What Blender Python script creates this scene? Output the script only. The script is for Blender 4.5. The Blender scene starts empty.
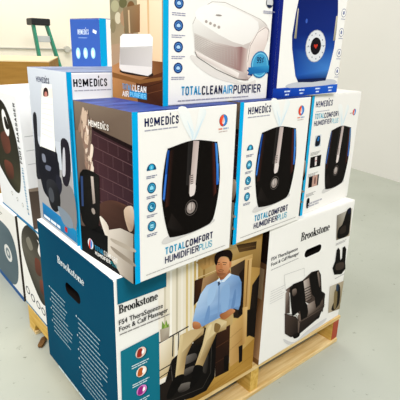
import bpy, bmesh, math, random
from mathutils import Vector, Matrix
from mathutils.geometry import tessellate_polygon

# ------------------------------------------------------------------ camera
SC = bpy.context.scene
COL = SC.collection
PALLET_H = 0.125                      # floor is z = 0, boxes start on top of the pallet
cam_data = bpy.data.cameras.new('camera'); cam = bpy.data.objects.new('camera', cam_data); COL.objects.link(cam)
cam_data.sensor_width = 36.0; cam_data.lens = 40.2936; cam_data.clip_start = 0.02
_t, _r, _y = 0.32864, 0.02946, 0.69983
_fw = Vector((math.sin(_y)*math.cos(_t), math.cos(_y)*math.cos(_t), -math.sin(_t)))
_rt = Vector((math.cos(_y), -math.sin(_y), 0)); _up = _rt.cross(_fw)
_r2 = _rt*math.cos(_r) + _up*math.sin(_r); _u2 = _up*math.cos(_r) - _rt*math.sin(_r)
cam.matrix_world = Matrix(((_r2.x, _u2.x, -_fw.x, -0.44331), (_r2.y, _u2.y, -_fw.y, -0.82973), (_r2.z, _u2.z, -_fw.z, 1.01619 + PALLET_H), (0, 0, 0, 1)))
SC.camera = cam

# ------------------------------------------------------------------ world, lights, exposure
world = bpy.data.worlds.new('world'); SC.world = world; world.use_nodes = True
world.node_tree.nodes['Background'].inputs['Color'].default_value = (1.0, 0.99, 0.975, 1)
world.node_tree.nodes['Background'].inputs['Strength'].default_value = 0.40
def area(name, loc, target, sx, sy, power, color=(1, 1, 1)):
    l = bpy.data.lights.new(name, 'AREA'); l.shape = 'RECTANGLE'; l.size = sx; l.size_y = sy; l.energy = power; l.color = color
    o = bpy.data.objects.new(name, l); COL.objects.link(o); o.location = loc
    o.rotation_euler = (Vector(target) - Vector(loc)).to_track_quat('-Z', 'Y').to_euler()
    return o
area('ceiling_lamp_bank', (-1.9, 0.3, 3.6), (-0.9, 0.2, 0), 2.4, 1.2, 140, (1.0, 0.985, 0.965))
area('ceiling_lamp_bank', (-0.5, -2.7, 4.2), (0.4, 0.0, 0.5), 2.6, 1.0, 165, (1.0, 0.99, 0.97))
area('ceiling_lamp_bank', (1.4, 3.6, 4.4), (1.9, 4.6, 0.8), 2.6, 1.0, 120, (1.0, 0.97, 0.9))
SC.view_settings.view_transform = 'Standard'; SC.view_settings.look = 'None'
SC.view_settings.gamma = 1.0; SC.view_settings.use_curve_mapping = False
SC.view_settings.exposure = 0.08

# ------------------------------------------------------------------ helpers
def lin(h):
    out = []
    for i in (0, 2, 4):
        c = int(h[i:i+2], 16)/255.0
        out.append(c/12.92 if c <= 0.04045 else ((c+0.055)/1.055)**2.4)
    return (out[0], out[1], out[2], 1.0)
def ink(h):                                                    # printed ink: a little deeper than the swatch
    return tuple(c**1.18 for c in lin(h)[:3]) + (1.0,)
def mat(name, color, rough=0.6, spec=0.3, noise=None, bump=None, color2=None):
    m = bpy.data.materials.new(name); m.use_nodes = True
    nt = m.node_tree; b = nt.nodes['Principled BSDF']
    b.inputs['Base Color'].default_value = lin(color); b.inputs['Roughness'].default_value = rough
    b.inputs['Specular IOR Level'].default_value = spec
    if noise:
        tc = nt.nodes.new('ShaderNodeTexCoord'); mp = nt.nodes.new('ShaderNodeMapping'); nz = nt.nodes.new('ShaderNodeTexNoise')
        mp.inputs['Scale'].default_value = noise[1]; nz.inputs['Scale'].default_value = noise[0]; nz.inputs['Detail'].default_value = 5
        rp = nt.nodes.new('ShaderNodeValToRGB'); rp.color_ramp.elements[0].position = 0.35; rp.color_ramp.elements[1].position = 0.7
        rp.color_ramp.elements[0].color = lin(color); rp.color_ramp.elements[1].color = lin(color2 or color)
        nt.links.new(tc.outputs['Object'], mp.inputs['Vector']); nt.links.new(mp.outputs['Vector'], nz.inputs['Vector'])
        nt.links.new(nz.outputs['Fac'], rp.inputs['Fac']); nt.links.new(rp.outputs['Color'], b.inputs['Base Color'])
        if bump:
            bp = nt.nodes.new('ShaderNodeBump'); bp.inputs['Strength'].default_value = bump; bp.inputs['Distance'].default_value = 0.004
            nt.links.new(nz.outputs['Fac'], bp.inputs['Height']); nt.links.new(bp.outputs['Normal'], b.inputs['Normal'])
    return m
def print_mat():
    m = bpy.data.materials.new('printed_card'); m.use_nodes = True; nt = m.node_tree; b = nt.nodes['Principled BSDF']
    a = nt.nodes.new('ShaderNodeAttribute'); a.attribute_name = 'ink'
    nt.links.new(a.outputs['Color'], b.inputs['Base Color']); b.inputs['Roughness'].default_value = 0.6; b.inputs['Specular IOR Level'].default_value = 0.05
    return m
PRINT = print_mat()
def obj(name, me, parent=None):
    o = bpy.data.objects.new(name, me); COL.objects.link(o); o.parent = parent; return o
def empty(name, loc, rz=0.0, label=None, cat=None, group=None):
    o = bpy.data.objects.new(name, None); COL.objects.link(o); o.location = loc; o.rotation_euler = (0, 0, rz); o.empty_display_size = 0.05
    if label: o['label'] = label; o['category'] = cat
    if group: o['group'] = group
    return o
def bm_box(bm, x0, y0, z0, x1, y1, z1, bevel=0.0, seg=1):
    r = bmesh.ops.create_cube(bm, size=1.0); vs = r['verts']
    bmesh.ops.scale(bm, vec=(x1-x0, y1-y0, z1-z0), verts=vs); bmesh.ops.translate(bm, vec=((x0+x1)/2, (y0+y1)/2, (z0+z1)/2), verts=vs)
    if bevel:
        es = list({e for v in vs for e in v.link_edges}); bmesh.ops.bevel(bm, geom=es, offset=bevel, segments=seg, profile=0.5, affect='EDGES')
def finish(bm, name, mats, parent=None, smooth=False):
    me = bpy.data.meshes.new(name); bm.normal_update(); bm.to_mesh(me); bm.free()
    for m in (mats if isinstance(mats, (list, tuple)) else [mats]): me.materials.append(m)
    if smooth:
        for p in me.polygons: p.use_smooth = True
    return obj(name, me, parent)
def boxobj(name, x0, y0, z0, x1, y1, z1, m, parent=None, bevel=0.0):
    bm = bmesh.new(); bm_box(bm, x0, y0, z0, x1, y1, z1, bevel); return finish(bm, name, m, parent)
def bar(name, a, b, w, d, m, parent=None, bevel=0.0):
    a, b = Vector(a), Vector(b); L = (b-a).length
    bm = bmesh.new(); bm_box(bm, -w/2, -d/2, 0, w/2, d/2, L, bevel)
    q = Vector((0, 0, 1)).rotation_difference(b-a); bmesh.ops.transform(bm, matrix=Matrix.Translation(a) @ q.to_matrix().to_4x4(), verts=bm.verts)
    return finish(bm, name, m, parent)

# ------------------------------------------------------------------ flat print on the boxes (lettering, pictures), mm on the face
_fonts = {}
def text_tris(s, bold):
    k = (s, bold)
    if k not in _fonts:
        c = bpy.data.curves.new('t', 'FONT'); c.body = s; c.size = 1.0; c.resolution_u = 2; c.offset = 0.0; c.space_character = 1.06 if bold else 1.0
        o = bpy.data.objects.new('t', c); COL.objects.link(o)
        dg = bpy.context.evaluated_depsgraph_get(); me = bpy.data.meshes.new_from_object(o.evaluated_get(dg)); me.calc_loop_triangles()
        _fonts[k] = ([(v.co.x, v.co.y) for v in me.vertices], [tuple(t.vertices) for t in me.loop_triangles])
        bpy.data.objects.remove(o); bpy.data.curves.remove(c); bpy.data.meshes.remove(me)
    return _fonts[k]
def spline(pts, cols, n=4):
    P, C, m = [], [], len(pts)
    for i in range(m):
        p0, p1, p2, p3 = pts[i-1], pts[i], pts[(i+1) % m], pts[(i+2) % m]
        for k in range(n):
            t = k/n
            P.append(tuple(0.5*(2*p1[j] + (p2[j]-p0[j])*t + (2*p0[j]-5*p1[j]+4*p2[j]-p3[j])*t*t + (3*p1[j]-p0[j]-3*p2[j]+p3[j])*t**3) for j in (0, 1)))
            C.append(tuple(cols[i][j]*(1-t) + cols[(i+1) % m][j]*t for j in range(4)))
    return P, C
def _se(a0, a1, n=14):
    out = []
    for i in range(n+1):
        a = math.radians(a0+(a1-a0)*i/n); c, s_ = math.cos(a), math.sin(a)
        out.append((.5+.5*math.copysign(abs(c)**.6, c), .5+.5*math.copysign(abs(s_)**.6, s_)))
    return out
GOTHIC = {                                                     # condensed gothic capitals: relative width, strokes
    'A': (1.05, [[(0, 0), (.5, 1), (1, 0)], [(.18, .3), (.82, .3)]]), 'C': (.95, [_se(40, 320)]), 'D': (1, [[(0, 0), (0, 1), (.5, 1), (.88, .9), (1, .65), (1, .35), (.88, .1), (.5, 0), (0, 0)]]),
    'E': (.8, [[(1, 0), (0, 0), (0, 1), (1, 1)], [(0, .52), (.85, .52)]]), 'F': (.8, [[(0, 0), (0, 1), (1, 1)], [(0, .5), (.85, .5)]]), 'G': (1, [_se(40, 330) + [(1, .5), (.6, .5)]]),
    'H': (1, [[(0, 0), (0, 1)], [(1, 0), (1, 1)], [(0, .52), (1, .52)]]), 'I': (.02, [[(0, 0), (0, 1)]]), 'L': (.75, [[(0, 1), (0, 0), (1, 0)]]), 'M': (1.35, [[(0, 0), (0, 1), (.5, .2), (1, 1), (1, 0)]]),
    'N': (1.05, [[(0, 0), (0, 1), (1, 0), (1, 1)]]), 'O': (1, [_se(0, 360, 20)]), 'P': (.9, [[(0, 0), (0, 1), (.7, 1), (1, .88), (1, .58), (.7, .46), (0, .46)]]),
    'R': (.95, [[(0, 0), (0, 1), (.7, 1), (1, .88), (1, .6), (.7, .48), (0, .48)], [(.6, .48), (1, 0)]]), 'S': (.9, [[(.97, .78), (.82, .97), (.5, 1), (.18, .97), (.03, .8), (.08, .62), (.3, .54), (.7, .46), (.94, .36), (.97, .18), (.82, .03), (.5, 0), (.18, .03), (.03, .22)]]),
    'T': (.9, [[(0, 1), (1, 1)], [(.5, 1), (.5, 0)]]), 'U': (1, [[(0, 1), (0, .2), (.15, .03), (.5, 0), (.85, .03), (1, .2), (1, 1)]]), 'V': (1, [[(0, 1), (.5, 0), (1, 1)]]),
    '9': (.9, [[(1, .55), (.7, .45), (.3, .45), (0, .58), (0, .88), (.3, 1), (.7, 1), (1, .88), (1, .2), (.7, 0), (.1, .02)]]), '%': (1, [[(.1, 0), (.9, 1)], [(0, .75), (.25, .75)], [(.75, .25), (1, .25)]]), ' ': (.5, [])}
class Print:
    STEP = 0.000012
    def __init__(s, place, layer): s.place, s.layer, s.V, s.F, s.C = place, layer, [], [], []
    def tris(s, pts, cols, tris):
        s.layer += 1; b = len(s.V); off = 0.0002 + s.layer*s.STEP
        for p in pts: s.V.append(s.place(p[0]/1000, p[1]/1000, off))
        s.C += cols
        for t in tris:
            a, bb, c = (pts[i] for i in t)
            cr = (bb[0]-a[0])*(c[1]-a[1]) - (bb[1]-a[1])*(c[0]-a[0])
            if abs(cr) < 1e-9: continue
            s.F.append(tuple(b+i for i in (t if cr > 0 else (t[0], t[2], t[1]))))
    def poly(s, c, pts, sm=0):
        cols = [ink(c)]*len(pts) if isinstance(c, str) else [ink(c[i*len(c)//len(pts)]) for i in range(len(pts))]
        if sm: pts, cols = spline(pts, cols)
        s.tris(pts, cols, tessellate_polygon([[Vector((p[0], p[1], 0)) for p in pts]]))
    def ell(s, c, u, v, ru, rv, n=20):
        pts = [(u+ru*math.cos(2*math.pi*i/n), v+rv*math.sin(2*math.pi*i/n)) for i in range(n)]
        s.tris(pts, [ink(c)]*n, [(0, i, i+1) for i in range(1, n-1)])
    def ring(s, c, cx, cy, rx, ry, ix, iy, a0=0, a1=360, n=16):
        A = [math.radians(a0+(a1-a0)*i/n) for i in range(n+1)]
        pts = [(cx+rx*math.cos(a), cy+ry*math.sin(a)) for a in A] + [(cx+ix*math.cos(a), cy+iy*math.sin(a)) for a in A]
        s.tris(pts, [ink(c)]*len(pts), [t for i in range(n) for t in ((i, i+1, n+1+i), (i+1, n+2+i, n+1+i))])
    def rect(s, c, u0, v0, u1, v1): s.poly(c, [(u0, v0), (u1, v0), (u1, v1), (u0, v1)])
    def line(s, c, w, pts):
        for a, b in zip(pts, pts[1:]):
            d = Vector((b[0]-a[0], b[1]-a[1]))
            if d.length < 1e-6: continue
            n = Vector((-d.y, d.x)).normalized()*w/2; d = d.normalized()*w/3
            s.poly(c, [(a[0]-d.x-n.x, a[1]-d.y-n.y), (b[0]+d.x-n.x, b[1]+d.y-n.y), (b[0]+d.x+n.x, b[1]+d.y+n.y), (a[0]-d.x+n.x, a[1]-d.y+n.y)]); s.layer -= 1
        s.layer += 1
    def gothic(s, t, u, v, w, h, c, bold, rot):
        th = min(h*.2, w/len(t)*.26) if bold == 1 else min(h*.21, w*.34) if bold else min(h*.12, w/len(t)*.17); gap = th*.75; n = len(t)
        tot = sum(GOTHIC[x][0] for x in t); k = (w - n*th - (n-1)*gap)/tot; x = u + th/2
        if rot: k = (w - n*th - (n-1)*gap)/tot; x = th/2
        for ch in t:
            gw, strokes = GOTHIC[ch]
            for st in strokes:
                pts = [(x + p[0]*gw*k, (th/2 if rot else v + th/2) + p[1]*(h-th)) for p in st]
                s.line(c, th, [(u-p[1], v+p[0]) for p in pts] if rot else pts); s.layer -= 1
            x += gw*k + th + gap
        s.layer += 1
    def text(s, t, u, v, w, h, c, bold=0, rot=0):
        if all(x in GOTHIC for x in t): return s.gothic(t, u, v, w, h, c, bold, rot)
        P, T = text_tris(t, bold); cap = max(p[1] for p in text_tris('H', bold)[0])
        x0, x1 = min(p[0] for p in P), max(p[0] for p in P); k = w/(x1-x0)
        Q = [((p[0]-x0)*k, p[1]*h/cap) for p in P]
        for sh in ((-.045, 0, .045) if bold else (-.028, .028)):   # weight of the lettering
            s.tris([(u-y, v+x+sh*h) if rot else (u+x+sh*h, v+y) for x, y in Q], [ink(c)]*len(P), T); s.layer -= .7
        s.layer += 1
    def logo(s, u, v, w, h, c):            # H, small raised o over a bar, M E D, dotted i, C S
        for ch, x, ww in (('H', 0, .125), ('M', .27, .165), ('E', .47, .095), ('D', .595, .11), ('C', .785, .095), ('S', .905, .095)): s.text(ch, u+x*w, v, ww*w, h, c, 2)
        s.ring(c, u+.195*w, v+h*.66, .044*w, h*.36, .017*w, h*.2); s.rect(c, u+.15*w, v, u+.24*w, v+h*.14)
        s.rect(c, u+.73*w, v, u+.762*w, v+h*.86); s.ell(c, u+.746*w, v+h*1.2, .018*w, h*.17, 10)
    def serif(s, t, u, v, w, h, c):        # high contrast serif lettering
        for sh in (0, .035): s.serif1(t, u+sh*h, v, w*.98, h, c)
    def serif1(s, t, u, v, w, h, c):
        W = dict(B=.80, r=.56, o=.64, k=.74, s=.50, t=.46, n=.78, e=.60); k = w/sum(W[x] for x in t); x = u; X = .64
        for ch in t:
            R = lambda a, b, cc, d: s.rect(c, x+a*k, v+b*h, x+cc*k, v+d*h)
            G = lambda cx, cy, rx, ry, ix, iy, a0=0, a1=360: s.ring(c, x+cx*k, v+cy*h, rx*k, ry*h, ix*k, iy*h, a0, a1)
            if ch == 'B': R(.12, 0, .29, 1); R(.02, 0, .42, .06); R(.02, .94, .42, 1); R(.29, .48, .42, .54); G(.40, .76, .27, .24, .11, .18, -90, 90); G(.41, .27, .34, .27, .16, .21, -90, 90)
            elif ch == 'r': R(.1, 0, .26, X); R(.01, 0, .38, .055); R(.01, X-.055, .2, X); G(.40, X-.19, .17, .2, .06, .14, 30, 180); s.ell(c, x+.46*k, v+(X-.16)*h, .085*k, .09*h, 10)
            elif ch == 'o': G(.32, X/2, .29, X/2+.015, .135, X/2-.035)
            elif ch == 'k': R(.1, 0, .26, 1.02); R(.01, 0, .36, .055); R(.01, .965, .2, 1.02); s.line(c, .06*h, [(x+.26*k, v+.26*h), (x+.56*k, v+(X-.03)*h)]); s.line(c, .16*h, [(x+.36*k, v+.4*h), (x+.62*k, v+.05*h)]); R(.44, 0, .74, .055); R(.42, X-.055, .7, X)
            elif ch == 's': G(.25, X-.175, .2, .185, .09, .12, 40, 260); G(.25, .175, .21, .185, .09, .12, -140, 90); s.line(c, .13*h, [(x+.14*k, v+.4*h), (x+.36*k, v+.24*h)]); R(.05, 0, .09, .2); R(.38, X-.2, .42, X)
            elif ch == 't': R(.12, .08, .28, .84); R(.02, X-.055, .42, X); G(.3, .13, .18, .14, .06, .09, 180, 330)
            elif ch == 'n': R(.1, 0, .26, X); R(.01, 0, .36, .055); R(.01, X-.055, .2, X); R(.5, 0, .66, X-.17); R(.41, 0, .76, .055); G(.42, X-.2, .24, .21, .08, .15, 0, 180)
            elif ch == 'e': G(.31, X/2, .28, X/2+.015, .13, X/2-.035, 0, 320); R(.16, X/2-.02, .58, X/2+.035)
            x += W[ch]*k
    def fine(s, c, u, v, w, h, n, gap):    # rows of print too small to read
        rnd = random.Random(int(u*7+v*13))
        for i in range(n):
            x, e = u, u + w*(1 if i == 0 else rnd.uniform(.7, 1)); y = v - i*gap
            while x < e:
                l = min(rnd.uniform(2.5, 7)*max(h, 1.6), e-x)
                s.poly(c, [(x, y), (x+l, y), (x+l, y+h), (x, y+h)]); s.layer -= 1; x += l + max(1.0, h*.55)
        s.layer += 1
    def run(s, prims):
        for p in prims:
            {'P': s.poly, 'E': s.ell, 'L': s.line, 'T': s.text, 'G': s.logo, 'S': s.serif, 'F': s.fine}[p[0]](*p[1:])
    def build(s, name, parent):
        me = bpy.data.meshes.new(name); me.from_pydata(s.V, [], s.F)
        a = me.attributes.new('ink', 'FLOAT_COLOR', 'POINT'); a.data.foreach_set('color', [x for c in s.C for x in c])
        me.materials.append(PRINT); return obj(name, me, parent)

# ------------------------------------------------------------------ materials
M = dict(
    white=mat('white_card', 'f2f0ec', 0.55, 0.25, (3.0, (1, 1, 1)), 0.02, 'edebe6'),
    cool=mat('cool_white_card', 'e9eaec', 0.55, 0.25), teal=mat('teal_card', '04405c', 0.7, 0.02, (2.5, (1, 1, 1)), 0.02, '064a64'),
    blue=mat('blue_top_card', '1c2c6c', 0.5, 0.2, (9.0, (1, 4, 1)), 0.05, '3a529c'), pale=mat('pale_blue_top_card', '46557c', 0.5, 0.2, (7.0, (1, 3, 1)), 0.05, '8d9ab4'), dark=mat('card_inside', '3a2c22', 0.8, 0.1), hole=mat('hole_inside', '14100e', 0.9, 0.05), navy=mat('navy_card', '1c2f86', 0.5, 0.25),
    royal=mat('royal_card', '2f56a8', 0.5, 0.25), kraft=mat('kraft_card', '9c7436', 0.75, 0.15, (6.0, (1, 1, 8)), 0.05, '8e682c'), kraft_lit=mat('kraft_flap_lit', 'e6cfa6', 0.75, 0.15),
    pine=mat('pine_wood', 'e8cf9a', 0.7, 0.1, (5.0, (1.2, 14, 14)), 0.25, 'c8a464'), pine2=mat('pine_wood_lengthwise', 'e0bc68', 0.7, 0.1, (5.0, (14, 1.2, 14)), 0.25, 'c49840'),
    red=mat('red_paint', 'a8452c', 0.6, 0.25), green=mat('green_fibreglass', '2a8468', 0.45, 0.4), black=mat('black_plastic', '16181a', 0.5, 0.4), metal=mat('aluminium', 'b9bcbc', 0.35, 0.6),
    pipe=mat('grey_conduit', 'c3c0b6', 0.5, 0.4), chip=mat('bark_brown', '7a5a36', 0.9, 0.1, (40.0, (1, 1, 1)), 0.4, '4a3420'))

def wall_mat(name, c1, c2):
    return mat(name, c1, 0.75, 0.2, (0.9, (1, 1, 1)), 0.02, c2)
def floor_mat():
    m = bpy.data.materials.new('sealed_concrete'); m.use_nodes = True; nt = m.node_tree; b = nt.nodes['Principled BSDF']; N = nt.nodes.new; L = nt.links.new
    tc = N('ShaderNodeTexCoord')
    n1 = N('ShaderNodeTexNoise'); n1.inputs['Scale'].default_value = 1.6; n1.inputs['Detail'].default_value = 6
    r1 = N('ShaderNodeValToRGB'); r1.color_ramp.elements[0].position = .3; r1.color_ramp.elements[1].position = .72
    r1.color_ramp.elements[0].color = lin('a3a79b'); r1.color_ramp.elements[1].color = lin('b1b5aa')
    n2 = N('ShaderNodeTexNoise'); n2.inputs['Scale'].default_value = 26; n2.inputs['Detail'].default_value = 8; n2.inputs['Roughness'].default_value = .7
    r2 = N('ShaderNodeValToRGB'); r2.color_ramp.elements[0].position = .335; r2.color_ramp.elements[1].position = .375
    r2.color_ramp.elements[0].color = (.42, .42, .38, 1); r2.color_ramp.elements[1].color = (1, 1, 1, 1)
    mx = N('ShaderNodeMix'); mx.data_type = 'RGBA'; mx.blend_type = 'MULTIPLY'; mx.inputs['Factor'].default_value = .8
    L(tc.outputs['Object'], n1.inputs['Vector']); L(tc.outputs['Object'], n2.inputs['Vector']); L(n1.outputs['Fac'], r1.inputs['Fac']); L(n2.outputs['Fac'], r2.inputs['Fac'])
    L(r1.outputs['Color'], mx.inputs['A']); L(r2.outputs['Color'], mx.inputs['B']); L(mx.outputs['Result'], b.inputs['Base Color'])
    b.inputs['Roughness'].default_value = .45; b.inputs['Specular IOR Level'].default_value = .3
    return m

# ------------------------------------------------------------------ the setting
def structure(o): o['kind'] = 'structure'; return o
bm = bmesh.new(); bm_box(bm, -7, -7, -0.1, 6.2, 7.5, 0.0); structure(finish(bm, 'floor', floor_mat()))
WY = -0.158                                                    # the room is turned against the pallet
wr = boxobj('wall_right', 0, -9.0, 0, 0.12, 3.45, 5.2, wall_mat('painted_wall', 'd9d8d3', 'd4d3cd')); wr.location = (3.665, 1.64, 0); wr.rotation_euler = (0, 0, WY); structure(wr)
wb = boxobj('wall_back', -9.0, 0, 0, 2.6, 0.12, 5.2, wall_mat('warm_painted_wall', 'f3ecdc', 'eee6d4')); wb.location = (1.8, 5.42, 0); wb.rotation_euler = (0, 0, WY); structure(wb)

# ------------------------------------------------------------------ pallet: stringers run in depth, boards run across the front
px0, px1, pd = 0.058, 1.022, 0.86
pal = empty('pallet', (0, 0, 0), 0, 'yellow pine wooden pallet under the stacked boxes', 'pallet')
for i, x in enumerate((px0, (px0+px1)/2-0.03, px1-0.038)):
    prof = [(.006, .016), (.10, .016), (.12, .056), (.33, .056), (.35, .016), (.52, .016), (.54, .056), (.78, .056), (.80, .016), (pd-.006, .016), (pd-.006, .109), (.006, .109)]   # fork notches
    bm = bmesh.new(); a = [bm.verts.new((x, p[0], p[1])) for p in prof]; b = [bm.verts.new((x+.038, p[0], p[1])) for p in prof]; n = len(prof)
    bm.faces.new(a); bm.faces.new(b[::-1])
    for k in range(n): bm.faces.new((a[k], b[k], b[(k+1) % n], a[(k+1) % n]))
    bmesh.ops.recalc_face_normals(bm, faces=bm.faces); finish(bm, 'stringer', M['pine2'], pal)
boxobj('paint_mark', px1-0.037, 0.0045, 0.02, px1-0.001, 0.0059, 0.108, M['red'], pal)
for i in range(6):
    y = i*(pd-0.1)/5; boxobj('top_board', px0, y, 0.109, px1, y+0.1, 0.1246, M['pine'], pal, 0.0015)
for i in range(3):
    y = i*(pd-0.1)/2; boxobj('bottom_board', px0, y+(.03 if i == 2 else 0), 0.0, px1, y+(.1 if i == 2 else .07), 0.016, M['pine'], pal, 0.0015)

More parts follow.
